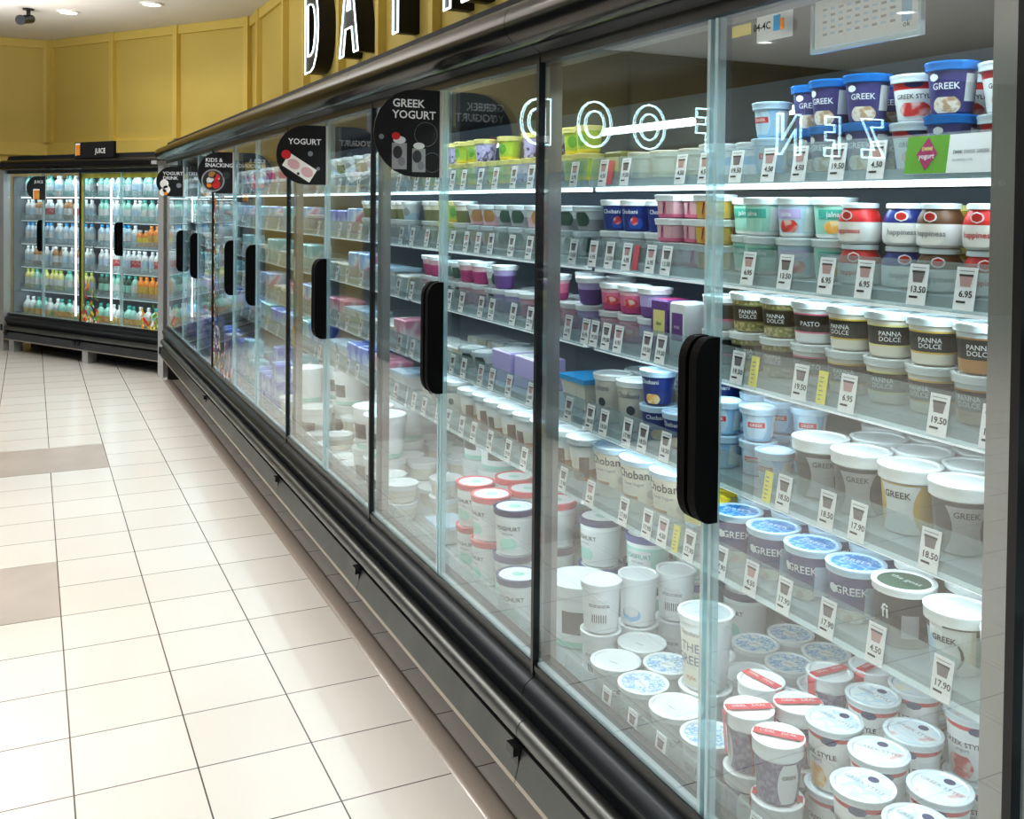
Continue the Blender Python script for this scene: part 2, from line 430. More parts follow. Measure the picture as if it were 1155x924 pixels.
def flower_decal(d, k, a, b, zb, zt, border=False):
    rnd = random.Random(5 + k)
    if border:
        mb = MB()
        y = -.0072
        if k == 0: mb.box(a, a + .035, y, y + .0008, zb + .012, zt - .01, 'decal_border')
        mb.box(a, b, y, y + .0008, zt - .05, zt - .008, 'decal_border'); mb.build('border_decal', d)
        x0, x1 = (a, a + .26) if k == 0 else (b - .34, b)
        n, zh = 46, .42
    else:
        if k == 1: return
        x0, x1, n, zh = (a, b, 60, .30)
    mb = MB()
    for i in range(n):
        x = x0 + (x1 - x0) * rnd.random(); z = zb + .02 + rnd.random() ** 2 * zh * (1 - .5 * abs(x - x0) / (x1 - x0) if k == 0 else .4 + .6 * abs(x - x0) / (x1 - x0))
        r = rnd.uniform(.012, .035); an = rnd.uniform(0, pi); m = rnd.choice(['decal_flower', 'yellow', 'red', 'orange', 'milk_white', 'green'] if border else ['decal_flower', 'caramel', 'grey_label', 'pale_pink', 'olive'])
        pts = []
        for j in range(8):
            t = 2 * pi * j / 8; px, pz = r * cos(t), r * .45 * sin(t)
            pts.append((min(max(x + px * cos(an) - pz * sin(an), x0), x1), -.0072 - .00004 * i, max(z + px * sin(an) + pz * cos(an), zb + .01)))
        mb.add(pts, [tuple(range(8))], m)
    if not border:   # climbing vine beside the post
        for i in range(60):
            x = a + .02 + rnd.random() * .03; z = zb + i / 60 * 1.25; r = .02
            mb.add([(x - r, -.0073, z), (x, -.0073, z - r * .7), (x + r, -.0073, z), (x, -.0073, z + r * .7)], [(0, 1, 2, 3)], rnd.choice(['decal_flower', 'orange', 'red', 'olive', 'milk_white']))
    mb.build('flower_decal', d)

UNITS = {}
YB = dict(N=(.766, -.43), A=(1.962, .766), B=(3.158, 1.962), C=(4.354, 3.158), D=(6.36, 4.354), E=(8.72, 6.36))
UNITS['N'] = cooler(RIGHT, -.766, .43, [-.17], [], 'glass door cooler closest to the viewer, mostly beyond the right edge', mull=(True, False))
UNITS['A'] = cooler(RIGHT, -1.962, -.766, [-1.352], [(-1.362, 0), (-1.332, 1)], 'nearest two-door glass cooler of yogurt tubs on the right')
UNITS['B'] = cooler(RIGHT, -3.158, -1.962, [-2.56], [(-2.578, 0), (-2.545, 1)], 'glass cooler carrying the Greek yogurt sign')
UNITS['C'] = cooler(RIGHT, -4.354, -3.158, [-3.756], [(-3.77, 0), (-3.742, 1)], 'glass cooler carrying the round yogurt sign with pink packs')
UNITS['D'] = cooler(RIGHT, -6.36, -4.354, [-5.68, -5.06], [(-5.69, 0), (-5.08, 1)], 'three-door glass cooler with flower decals, left of the yogurt sign',
                    decal=lambda d, k, a, b, zb, zt: flower_decal(d, k, a, b, zb, zt) if k < 2 else None)
UNITS['E'] = cooler(RIGHT, -8.72, -6.36, [-7.74, -7.0], [(-7.73, 0), (-7.02, 1)], 'last glass cooler of the long right row, beside the grey corner post')
LS = [.60, .83, 1.06, 1.29, 1.52]
UNITS['F'] = cooler(LEFT, -1.287, -.06, [-.69], [(-.712, 0), (-.675, 1)], 'juice cooler with green-yellow border and flower decal', zb=.36, zt=1.745, shelves=LS, style='left',
                    decal=lambda d, k, a, b, zb, zt: flower_decal(d, k, a, b, zb, zt, True))
UNITS['G'] = cooler(LEFT, -2.49, -1.287, [-1.894], [(-1.91, 0)], 'far left juice cooler without border decal', zb=.36, zt=1.745, shelves=LS, style='left')
for u, x in (('G', -1.49 + 1.8885), ('F', -.95 + .6735)):
    mb = MB(); mb.tube((x, .075, .40), (x, .075, 1.68), .008, 'led', 8); mb.build('light_tube', UNITS[u])
for u, x in (('G', -.6015), ('F', .6135), ('E', -1.18), ('N', .598)):
    mb = MB(); mb.box(x - .010, x + .010, .05, .80, .31, 1.72, 'shelf_under'); mb.build('side_panel', UNITS[u])
dp = [c for c in UNITS['D'].children if c.name.startswith('inner_post')][0]
mb = MB()
for z, m in ((1.20, 'pack_pale'), (1.03, 'teal'), (.90, 'gold'), (1.48, 'pack_mix')): mb.box(1.003 - .082, 1.003 - .048, .0325, .0335, z - .05, z + .05, m)
mb.build('picture_decal', dp)
# end posts
def post(run, x, d, z1, label, w=.035):
    mb = MB(); mb.box(-w, w, -.03, .04, 0, z1, 'corner_post'); mb.box(-w, w, -.10, .04, z1, z1 + .03, 'corner_post'); mb.box(-w * .5, w * .5, -.033, -.03, .2, .26, 'black_metal')
    o = mb.build('corner_post', None, run.pt(x, d), run.ang); tag(o, label, 'post'); return o
post(LEFT, .0, -.085, 1.80, 'light grey steel post where the two cooler rows meet')
post(LEFT, -2.53, -.02, 1.80, 'light grey steel post at far left end of juice coolers')
mb = MB(); mb.box(-.03, .03, -.02, .05, .3, 1.80, 'corner_post'); mb.box(-.03, .03, -.02, .85, .0, .3, 'plinth_black')
o = mb.build('end_frame', None, RIGHT.pt(-8.77, .03), RIGHT.ang); tag(o, 'upright grey frame closing the far end of the right row', 'frame')

# ------------------------------------------------------------------ products
PROTO = {}
def R_lin(rb, rt, h): return lambda z: rb + (rt - rb) * max(0, min(1, z / h))

def tub(key, obj, desc, cat, h, rb, rt, body, lid=None, patches=(), texts=(), tape=None, sq=0, n=28, foot=.0, lidh=.009, arts=()):
    """body = [(t0,t1,mat)...]; lid = (rim_mat, top_mat); texts = [(string, angle, t, size, mat)]"""
    R = R_lin(rb, rt, h); mb = MB()
    prof = [(0, .0), (rb - .004, 0), (rb, .003)]; mats = [body[0][2]] * 2
    for t0, t1, m in body:
        prof.append((R(h * t1), h * t1)); mats.append(m)
    if not lid:
        prof += [(rt + .003, h), (rt + .003, h + .002), (rt - .002, h + .002), (0, h + .0012)]; mats += [body[-1][2]] * 4
    else: prof += [(0, h)]; mats += [body[-1][2]]
    mb.lathe(prof, mats, n, sq)
    root = mb.build(obj); kids = []
    if lid:
        lb = MB(); r = rt; rim, top = lid
        k = 1 / (2 ** (-1 / sq)) if sq else 1
        pr = [(r + .0006, h - lidh), (r + .0028, h - lidh + .001), (r + .0032, h - .001), (r + .0042, h + .0005), (r + .0040, h + .0035), (r + .001, h + .0045), (r - .003, h + .0042), (r - .005, h + .002), (r * .5, h + .0021), (0, h + .0021)]
        lb.lathe(pr, [rim] * 7 + [top] * 2, n, sq)
        for kind, v, sz, mt, oy in arts:
            if kind == 'text': lb.text(v, sz, lambda x, y: (x, y + oy, h + .0027), mt)
            elif kind == 'disc': 
                m = 16; lb.add([(v * cos(2 * pi * i / m), oy + v * .9 * sin(2 * pi * i / m), h + .0025) for i in range(m)], [tuple(range(m))], mt)
        lb.build('lid', root)
    if patches or texts:
        pb = MB()
        for i, (shape, a0, hw, t0, t1, m) in enumerate(patches): pb.patch(shape, a0, hw, t0 * h, t1 * h, R, m, .0005 + .0002 * i)
        for st, a0, t, sz, m in texts:
            vs, fs = text_geo(st, sz, 'CENTER', .012); pb.wrap([(x, y + t * h) for x, y in vs], fs, R, m, a0, .0016)
        pb.build('label_print', root)
    if tape:
        tb = MB(); w = .010; a = .5; c_, s_ = cos(a), sin(a)
        pts = [(-(R(h * .25) + .005), h * .25), (-(rt + .0055), h - .004), (-(rt - .0), h + .0062), (0, h + .0058), (rt, h + .0062), (rt + .0055, h - .004), (R(h * .25) + .005, h * .25)]
        vs = []
        for x, z in pts:
            for sgn in (-1, 1): vs.append((x * c_ - sgn * w * s_, x * s_ + sgn * w * c_, z))
        tb.add(vs, [(2 * i, 2 * i + 1, 2 * i + 3, 2 * i + 2) for i in range(len(pts) - 1)], 'tape_red', False)
        for xx, st in ((-.018, 'DEAL'), (.018, 'DEAL')): tb.text(st, .011, lambda x, y: ((x + xx) * c_ - y * s_, (x + xx) * s_ + y * c_, h + .0075), 'ink_white')
        tb.build('seal_tape', root)
    PROTO[key] = dict(o=root, h=h + (.0045 if lid else .002), desc=desc, cat=cat, r=rt, used=False)
    return root

def lathe_kind(key, obj, desc, cat, prof, mats, r, h, patches=(), texts=(), R=None, n=20, cap=None):
    mb = MB(); mb.lathe(prof, mats, n); root = mb.build(obj)
    if cap: cb = MB(); cb.lathe(cap[0], cap[1], n); cb.build('cap', root)
    if patches or texts:
        pb = MB()
        for i, (shape, a0, hw, z0, z1, m) in enumerate(patches): pb.patch(shape, a0, hw, z0, z1, R, m, .0006 + .0002 * i)
        for st, a0, z, sz, m in texts:
            vs, fs = text_geo(st, sz, 'CENTER', .012); pb.wrap([(x, y + z) for x, y in vs], fs, R, m, a0, .0016)
        pb.build('label_print', root)
    PROTO[key] = dict(o=root, h=h, desc=desc, cat=cat, r=r, used=False)

def box_kind(key, obj, desc, cat, w, d, h, mat, top=None, tilt=0, lidded=False, text=None):
    mb = MB(); b = .004
    ring = lambda z, k: [(-w / 2 + k, -d / 2 + k, z), (w / 2 - k, -d / 2 + k, z), (w / 2 - k, d / 2 - k, z), (-w / 2 + k, d / 2 - k, z)]
    tp = .012 if lidded else 0
    rs = [ring(0, b + tp), ring(b, tp), ring(h - b, 0), ring(h, b)]
    vs = sum(rs, []); fs = [(3, 2, 1, 0)]
    for j in range(3):
        for i in range(4): fs.append((j * 4 + i, j * 4 + (i + 1) % 4, j * 4 + 4 + (i + 1) % 4, j * 4 + 4 + i))
    mb.add(vs, fs, mat); mb.add(vs, [(12, 13, 14, 15)], top or mat)
    root = mb.build(obj)
    if lidded:
        lb = MB(); k = .004
        vs = [(sx * (w / 2 + k), sy * (d / 2 + k), z) for z in (h - .008, h + .003) for sx, sy in ((-1, -1), (1, -1), (1, 1), (-1, 1))]
        lb.add(vs, [(0, 1, 5, 4), (1, 2, 6, 5), (2, 3, 7, 6), (3, 0, 4, 7), (4, 5, 6, 7)], top or mat); lb.build('lid', root)
    if text:
        pb = MB(); pb.box(-w * .36, w * .36, -d / 2 - .0008, -d / 2 - .0004 + tp * .2, h * .3, h * .8, text[1]); 
        pb.text(text[0], text[2], lambda x, y: (x, -d / 2 - .0014, h * .55 + y), text[3]); pb.build('label_print', root)
    PROTO[key] = dict(o=root, h=h + (.003 if lidded else .0), desc=desc, cat=cat, r=w / 2, dr=d / 2, used=False)

T = tub
T('greek_cup', 'yogurt_cup', 'navy cup with blue foil lid', 'yogurt', .070, .027, .034, [(0, .12, 'purple_navy'), (.12, .86, 'purple_navy'), (.86, 1, 'foil_blue')], ('foil_blue', 'foil_blue'),
  [('bulge', .15, .020, .02, .34, 'almond'), ('rect', 1.35, .011, .25, .8, 'light_label'), ('oval', -.4, .008, .66, .82, 'ink_white')], [('GREEK', .15, .55, .013, 'ink_white')])
T('light_cup', 'yogurt_cup', 'light blue yogurt cup', 'yogurt', .058, .025, .031, [(0, 1, 'sky_blue')], ('pale_blue', 'lid_white'),
  [('bulge', 0, .02, .1, .9, 'pale_blue'), ('rect', 0, .016, .45, .62, 'red'), ('rect', 1.5, .012, .15, .8, 'light_label')], [('GREEK', 0, .53, .008, 'ink_white')])
T('style_cup', 'yogurt_cup', 'red and white yogurt cup', 'yogurt', .066, .030, .039, [(0, .72, 'white_body'), (.72, 1, 'red')], ('lid_clear', 'foil_red'),
  [('oval', 0, .014, .74, .96, 'navy'), ('bulge', 0, .024, .12, .42, 'fruit_red')], [('GREEK STYLE', 0, .55, .0095, 'ink')])
T('cow_cup', 'yogurt_cup', 'lilac spotted cup', 'yogurt', .060, .027, .032, [(0, .85, 'spotty'), (.85, 1, 'pale_yellow')], ('pale_yellow', 'lid_white'))
T('lime_cup', 'yogurt_cup', 'yellow-green cup', 'yogurt', .060, .027, .032, [(0, .15, 'yellow'), (.15, .85, 'lime'), (.85, 1, 'pale_yellow')], ('pale_yellow', 'lid_white'),
  [('oval', 0, .014, .25, .75, 'green')])
T('beige_pot', 'dessert_pot', 'low beige pot', 'pot', .052, .036, .040, [(0, 1, 'beige')], ('cream', 'cream'), [('rect', 0, .025, .25, .75, 'cream')])
T('fresh_cheese', 'cheese_tub', 'white tub with blue band', 'cheese', .056, .032, .037, [(0, .35, 'white_body'), (.35, .62, 'sky_blue'), (.62, .82, 'white_body'), (.82, 1, 'lid_blue')], ('lid_white', 'lid_white'))
T('blue_pot', 'yogurt_pot', 'dark blue printed pot', 'yogurt', .064, .030, .036, [(0, 1, 'dark_blue')], ('lid_white', 'lid_white'),
  [('bulge', .5, .016, .1, .45, 'royal_blue'), ('oval', .4, .009, .2, .5, 'fruit_red')], [('Chobani', 0, .66, .013, 'ink_white')])
T('green_pot', 'yogurt_pot', 'white-lidded dark green pot', 'yogurt', .060, .030, .037, [(0, .5, 'dark_green'), (.5, .75, 'grey_label'), (.75, 1, 'light_label')], ('lid_white', 'lid_white'), [('rect', 0, .02, .15, .6, 'dark_green')])
T('pink_tub', 'dessert_tub', 'square pink tub with white lid', 'tub', .043, .026, .029, [(0, .2, 'pink'), (.2, 1, 'pale_pink')], ('lid_white', 'lid_white'), [('rect', 0, .020, .1, .85, 'pink')], [('/', 0, .45, .03, 'ink')], sq=6)
T('orange_tub', 'dessert_tub', 'square orange tub with white lid', 'tub', .043, .026, .029, [(0, 1, 'gold')], ('lid_white', 'lid_white'), [('rect', 0, .020, .1, .85, 'orange')], [('/', 0, .45, .03, 'ink')], sq=6)
for k, c1, art, nm in (('teal_tub', 'teal', 'mint', 'teal-printed white tub'), ('berry_tub', 'lilac', 'fruit_red', 'lilac tub printed with berries'), ('peach_tub', 'teal', 'fruit_orange', 'teal tub printed with peach')):
    T(k, 'yogurt_tub', nm, 'yogurt', .064, .029, .034, [(0, .12, 'light_label'), (.12, .84, 'mint' if k != 'berry_tub' else 'pale_blue'), (.84, 1, 'lid_clear')], ('lid_clear', 'lid_white'),
      [('rect', 0, .026, .5, .75, c1), ('bulge', .1, .018, .14, .46, art), ('rect', 1.5, .015, .15, .8, 'light_label')], [('jalna', 0, .62, .012, 'ink_white')])
for k, c1, nm in (('jar_red', 'red', 'white jar with red shoulder'), ('jar_blue', 'dark_blue', 'white jar with blue shoulder'), ('jar_brown', 'brown', 'white jar with brown shoulder'), ('jar_gold', 'gold', 'white jar with gold shoulder')):
    Rj = lambda z: .0335
    lathe_kind(k, 'yogurt_jar', nm, 'yogurt', [(0, 0), (.027, 0), (.032, .004), (.0335, .012), (.0335, .034), (.031, .044), (.026, .053), (.025, .058), (.0, .058)],
               ['white_body', 'white_body', 'white_body', 'white_body', c1, c1, c1, c1], .0335, .064,
               [('bulge', 0, .022, .004, .034, 'milk_white'), ('oval', 0, .010, .036, .052, 'ink_white'), ('oval', 0, .0075, .038, .050, 'red')], [('happiness', 0, .02, .0115, 'red' if k == 'jar_red' else 'ink_grey')], Rj,
               cap=([(.0262, .055), (.0285, .0555), (.0285, .062), (.0265, .0635), (0, .0635)], ['lid_clear'] * 4))
lathe_kind('jar_yellow', 'yogurt_jar', 'white jar with yellow top', 'yogurt', [(0, 0), (.029, 0), (.032, .004), (.0325, .045), (.030, .052), (.030, .058), (0, .058)], ['white_body', 'white_body', 'milk_white', 'gold', 'yellow', 'yellow'], .033, .063,
           cap=([(.0305, .053), (.0325, .054), (.0325, .061), (.031, .0625), (0, .0625)], ['lid_clear', 'pale_yellow', 'pale_yellow', 'lid_clear']))
for k, band, inner, nm in (('band_pink', 'pink', 'light_label', 'black-banded tub with pink stripe'), ('band_green', 'olive', 'nuts', 'black-banded tub with nut topping'), ('band_gold', 'gold', 'cream', 'black-banded cream tub with gold stripe'),
                           ('band_caramel', 'caramel', 'caramel', 'black-banded tub of caramel dessert'), ('band_cream', 'pale_yellow', 'cream', 'black-banded pale cream tub')):
    T(k, 'dessert_tub', nm, 'dessert', .066, .030, .036, [(0, .26, inner), (.26, .30, band), (.30, .72, 'black_label'), (.72, .76, band), (.76, 1, inner if k != 'band_caramel' else 'lid_clear')], ('lid_clear', 'lid_white'),
      [('oval', 1.1, .009, .38, .64, 'dark_body')], [('PANNA' if k != 'band_pink' else 'PUDDING', 0, .56, .010, 'ink_white'), ('DOLCE' if k != 'band_pink' else '', 0, .43, .010, 'ink_white')] if k != 'band_pink' else [('PASTO', 0, .5, .011, 'ink_white')])
T('oval_tub', 'dessert_tub', 'black and white tub with pink stripe', 'dessert', .060, .030, .037, [(0, .28, 'grey_label'), (.28, .36, 'pink'), (.36, .8, 'black_label'), (.8, 1, 'light_label')], ('lid_white', 'lid_clear'), [('oval', 0, .008, .5, .72, 'ink_grey')])
T('pink_pack', 'yogurt_pot', 'pink fruit yogurt pot', 'yogurt', .058, .029, .034, [(0, .3, 'magenta'), (.3, .7, 'pink'), (.7, 1, 'pale_pink')], ('lid_white', 'lid_white'), [('oval', 0, .016, .2, .6, 'fruit_red')])
T('lilac_pack', 'yogurt_pot', 'lilac yogurt pot', 'yogurt', .058, .029, .034, [(0, .4, 'purple'), (.4, 1, 'lilac')], ('lid_white', 'lid_white'))
T('greige_tub', 'yogurt_tub', 'greige tub with white lid', 'yogurt', .105, .036, .043, [(0, 1, 'greige')], ('lid_white', 'lid_white'), [('oval', .2, .010, .35, .55, 'dark_body')], [('Chobani', 0, .75, .017, 'ink_grey')])
T('navy_stack', 'yogurt_cup', 'dark blue cup with pale lid', 'yogurt', .068, .028, .036, [(0, 1, 'dark_blue')], ('pale_blue', 'pale_blue'), [('bulge', .4, .016, .05, .35, 'fruit_orange')], [('Chobani', .2, .72, .013, 'ink_white')])
T('white_lid_tub', 'yogurt_tub', 'dark tub with big white lid', 'yogurt', .096, .036, .044, [(0, .75, 'dark_body'), (.75, .8, 'dark_body'), (.8, 1, 'grey_label')], ('lid_white', 'lid_white'),
  [('hour', .25, .030, .04, .74, 'grey_label')], [('GREEK', .25, .62, .012, 'ink')], lidh=.017, arts=())
T('honey_tub', 'yogurt_tub', 'yellow-printed tub with big white lid', 'yogurt', .096, .036, .044, [(0, .8, 'gold'), (.8, 1, 'grey_label')], ('lid_white', 'lid_white'),
  [('hour', -.25, .034, .02, .78, 'light_label')], [('GREEK', -.3, .62, .014, 'ink')], lidh=.017)
T('blue_lid_tub', 'yogurt_tub', 'purple tub with bright blue lid', 'yogurt', .084, .038, .044, [(0, 1, 'purple_navy')], ('pale_blue', 'lid_art_blue'),
  [('rect', 1.15, .018, .12, .72, 'pale_blue'), ('bulge', .1, .026, .02, .26, 'almond'), ('oval', -.55, .010, .52, .7, 'ink_white')], [('GREEK', .2, .62, .018, 'ink_white')], arts=[('text', 'GREEK', .017, 'ink_white', .006)])
T('black_tub', 'yogurt_tub', 'black tub with white-rimmed black lid', 'yogurt', .088, .038, .044, [(0, 1, 'black_label')], ('lid_white', 'dark_green'),
  [('rect', .9, .013, .2, .6, 'grey_label')], [('fi', .0, .6, .03, 'ink_white')], arts=[('text', 'the goat', .016, 'ink_white', .006)])
T('vanilla_tub', 'yogurt_tub', 'white tub with black vanilla pod print', 'yogurt', .085, .036, .044, [(0, .7, 'pale_blue'), (.7, 1, 'dark_body')], ('lid_white', 'lid_white'), [('rect', .2, .028, .05, .8, 'light_label'), ('rect', -.5, .012, .62, .9, 'ink_white')], [('GREEK', -.2, .6, .012, 'ink'), (')', .4, .38, .035, 'ink')], lidh=.014)
T('yellow_tub', 'yogurt_tub', 'pale yellow tub with white lid', 'yogurt', .085, .036, .043, [(0, .9, 'pale_yellow'), (.9, 1, 'lid_white')], ('lid_white', 'lid_white'), [('rect', -.2, .02, .1, .85, 'cream')], [('GREEK', -.5, .5, .012, 'ink'), (')', .2, .4, .035, 'ink')], lidh=.014)
T('big_tub', 'yogurt_tub', 'large cream tub with translucent blue lid', 'yogurt', .110, .042, .052, [(0, 1, 'cream')], ('pale_blue', 'pale_blue'),
  [('oval', .9, .012, .3, .5, 'greige'), ('rect', -.3, .024, .28, .34, 'caramel')], [('Chobani', 0, .76, .026, 'ink'), ('Greek Yogurt', 0, .58, .009, 'ink_grey')])
T('yellow_lid_tub', 'yogurt_tub', 'white tub with bright yellow lid', 'yogurt', .080, .036, .044, [(0, .5, 'pale_blue'), (.5, .9, 'pale_yellow'), (.9, 1, 'yellow')], ('yellow', 'yellow'), [('oval', 0, .018, .1, .5, 'grey_label')])
for k, rim, col, nm in (('mint_tub', 'dark_blue', 'mint', 'mint tub with white lid and blue edge'), ('red_rim_tub', 'tape_red', 'light_label', 'white pail with red-rimmed lid'), ('dark_rim_tub', 'navy', 'light_label', 'white pail with navy-rimmed lid')):
    T(k, 'yogurt_pail', nm, 'yogurt', .125, .050, .057, [(0, .08, 'lid_white'), (.08, .8, col), (.8, 1, 'lid_white')], (rim, 'lid_white'),
      [('rect', 0, .036, .12, .74, 'light_label'), ('bulge', .0, .028, .14, .4, 'mint')], [('YOGHURT', 0, .62, .016, 'teal' if k == 'mint_tub' else 'ink'), ('NATURAL', 0, .50, .008, 'ink_grey')], lidh=.014, arts=[('disc', .018, 0, 'mint', 0)])
T('big_pail', 'yogurt_pail', 'big translucent white pail with grey label', 'pail', .155, .066, .077, [(0, .12, 'mint'), (.12, 1, 'plastic_white')], ('lid_white', 'lid_white'), [('rect', .2, .034, .25, .62, 'dark_body')], lidh=.025)
T('swirl_tub', 'yogurt_tub', 'white tub with blue bowl print', 'yogurt', .112, .040, .045, [(0, 1, 'plastic_white')], ('lid_white', 'lid_white'), [('oval', .1, .024, .10, .42, 'sky_blue'), ('oval', .1, .019, .2, .44, 'light_label')], lidh=.014)
T('barcode_tub', 'yogurt_tub', 'white tub with barcode print', 'yogurt', .112, .040, .045, [(0, 1, 'plastic_white')], ('lid_white', 'lid_white'), [('rect', .2, .020, .2, .72, 'light_label')],
  [('|||||||', .2, .34, .020, 'ink'), ('=====', .2, .58, .018, 'ink_grey')], lidh=.014)
T('pale_lid_tub', 'yogurt_tub', 'grey-white tub with plain pale lid', 'yogurt', .110, .040, .052, [(0, 1, 'light_label')], ('lid_white', 'plastic_white'), (), [('GREEK', .3, .55, .02, 'ink_grey')], arts=[('disc', .017, 0, 'lid_white', -.012), ('text', 'fresh', .010, 'ink_grey', -.012)])
T('floral_tub', 'yogurt_tub', 'tub with blue floral lid', 'yogurt', .110, .040, .050, [(0, 1, 'light_label')], ('lid_white', 'floral'), (), [('GREEK', .3, .55, .02, 'ink_grey')], arts=[('disc', .017, 0, 'lid_white', -.004), ('text', 'Olympus', .008, 'ink_grey', -.004)])
T('tall_tub', 'yogurt_tub', 'tall white tub reading the Greek', 'yogurt', .150, .044, .055, [(0, 1, 'plastic_white')], ('lid_white', 'lid_clear'), [('rect', -.1, .034, .05, .82, 'cream')],
  [('Gippsland', -.1, .80, .013, 'ink_grey'), ('THE', -.1, .60, .026, 'ink_grey'), ('GREEK', -.1, .42, .026, 'ink_grey'), ('style', -.1, .18, .014, 'caramel')])
T('tape_tub', 'yogurt_tub', 'dark tub with red seal tape', 'yogurt', .100, .034, .041, [(0, .1, 'purple_print'), (.1, .74, 'purple_print'), (.74, 1, 'lid_white')], ('lid_white', 'lid_white'),
  [('bulge', 1.15, .020, .04, .72, 'light_label'), ('bulge', -1.15, .020, .04, .72, 'light_label'), ('bulge', 2.9, .022, .04, .72, 'light_label')], [('GREEK', 1.15, .5, .009, 'ink')], tape=True, lidh=.022)
for k, top, fr, nm in (('style_tub', 'foil_art', 'fruit_orange', 'white yogurt tub printed with oranges'), ('style_berry', 'foil_red', 'fruit_red', 'white yogurt tub printed with strawberries'), ('style_peach', 'foil_peach', 'fruit_orange', 'white yogurt tub with peach foil lid')):
    T(k, 'yogurt_tub', nm, 'yogurt', .108, .036, .045, [(0, .84, 'white_body'), (.84, .95, 'red'), (.95, 1, 'lid_clear')], ('lid_clear', top),
      [('bulge', -.25, .024, .04, .40, fr), ('oval', .45, .014, .78, .92, 'navy'), ('rect', 1.25, .017, .1, .75, 'light_label'), ('rect', 1.25, .012, .12, .24, 'ink_grey')],
      [('GREEK STYLE', -.1, .60, .0125, 'ink'), ('yogurt', -.1, .51, .009, 'ink_grey'), ('|||||', 1.25, .18, .012, 'ink')], arts=[('text', 'GREEK STYLE', .012, 'ink_grey', .004), ('disc', .009, 0, 'navy', .026)])
T('hour_tub', 'yogurt_tub', 'brown-based cup with wide white lid', 'yogurt', .100, .026, .043, [(0, .3, 'caramel'), (.3, .6, 'cream'), (.6, 1, 'light_label')], ('lid_white', 'lid_white'), [('rect', .2, .012, .1, .6, 'brown')], lidh=.012, n=16)
T('round_white', 'cheese_tub', 'round tub with domed white lid', 'cheese', .060, .046, .056, [(0, 1, 'cream')], ('lid_white', 'lid_white'), n=20, lidh=.014)
T('clear_pot', 'dessert_pot', 'clear pot of pale pink dessert', 'dessert', .055, .030, .041, [(0, .5, 'pale_pink'), (.5, 1, 'light_label')], ('lid_clear', 'lid_clear'), [('bulge', .3, .02, .2, .8, 'caramel')], n=16)
T('grey_pot', 'dessert_pot', 'clear pot with grey print', 'dessert', .055, .030, .041, [(0, .5, 'grey_label'), (.5, 1, 'light_label')], ('lid_clear', 'lid_white'), [('bulge', .3, .02, .2, .8, 'dark_green')], n=16)
T('mini_white', 'yogurt_cup', 'small white cup', 'yogurt', .060, .026, .034, [(0, .4, 'pale_blue'), (.4, 1, 'white_body')], ('lid_white', 'lid_white'), [('oval', 0, .014, .2, .7, 'grey_label')], n=14)
T('mini_olive', 'yogurt_cup', 'small olive-printed cup', 'yogurt', .060, .026, .034, [(0, .6, 'olive'), (.6, 1, 'cream')], ('lid_white', 'lid_white'), n=14)
T('mini_red', 'yogurt_cup', 'small red-printed cup', 'yogurt', .060, .026, .034, [(0, .6, 'magenta'), (.6, 1, 'pale_pink')], ('lid_white', 'lid_white'), n=14)
T('mini_purple', 'yogurt_cup', 'small purple-printed cup', 'yogurt', .060, .026, .034, [(0, .6, 'purple'), (.6, 1, 'lilac')], ('lid_white', 'lid_white'), n=14)
B = box_kind
B('lilac_box', 'yogurt_multipack', 'pale lilac multipack box', 'box', .12, .09, .085, 'lilac', 'lid_white')
B('white_box', 'food_tub', 'rectangular tub with pale blue lid', 'tub', .13, .10, .060, 'light_label', 'pale_blue', lidded=True)
B('blue_lid_box', 'food_tub', 'cream box with bright blue lid', 'tub', .12, .10, .075, 'cream', 'lid_blue', lidded=True)
B('carton', 'carton', 'white carton with purple base', 'carton', .050, .06, .108, 'white_body', 'light_label', text=('mix', 'purple', .012, 'ink_white'))
B('carton_dark', 'carton', 'dark purple carton', 'carton', .055, .06, .108, 'purple', 'magenta', text=('duo', 'pale_yellow', .012, 'ink'))
B('yellow_box', 'carton', 'yellow-green carton', 'carton', .07, .06, .062, 'olive', 'pale_yellow', text=('soft', 'yellow', .011, 'ink'))
B('pack_blue', 'snack_pack', 'blue plastic snack pack', 'pack', .13, .10, .09, 'pack_blue')
B('pack_mix', 'snack_pack', 'multicoloured snack pack', 'pack', .12, .09, .10, 'pack_mix')
B('pack_teal', 'snack_pack', 'teal snack pack', 'pack', .12, .09, .10, 'pack_teal')
B('pack_pink', 'snack_pack', 'pink snack pack', 'pack', .12, .09, .08, 'pack_pink')
B('pack_pale', 'snack_pack', 'pale wrapped cheese pack', 'pack', .14, .10, .045, 'pack_pale', 'lid_white')
ramp_mat('b_big_label', [(.0, (.70, .12, .10)), (.45, (.80, .66, .20)), (.6, (.30, .50, .25))], 12)
def bottle(key, desc, body, label, cap, h=.19, r=.036, obj='juice_bottle', cat='bottle'):
    s = h / .19
    lathe_kind(key, obj, desc, cat, [(0, 0), (r * .92, 0), (r, .006), (r, .04 * s), (r, .105 * s), (r, .125 * s), (r * .8, .145 * s), (.014, .165 * s), (.014, .172 * s), (0, .172 * s)],
               [body, body, body, label, body, body, body, body, body], r, h, n=12,
               cap=([(.0165, .168 * s), (.0165, h), (0, h)], [cap, cap]))
bottle('b_white', 'white-capped pale bottle', 'light_label', 'pale_blue', 'lid_white')
bottle('b_green', 'green-capped pale bottle', 'mint', 'light_label', 'teal')
bottle('b_red', 'pale bottle with red label', 'light_label', 'fruit_red', 'lid_white')
bottle('b_orange', 'orange juice bottle', 'orange', 'gold', 'orange')
bottle('b_amber', 'amber juice bottle', 'caramel', 'light_label', 'lid_white')
bottle('b_blue', 'blue-capped clear bottle', 'pale_blue', 'light_label', 'lid_blue')
bottle('b_yellow', 'yellow juice bottle', 'pale_yellow', 'light_label', 'lime')
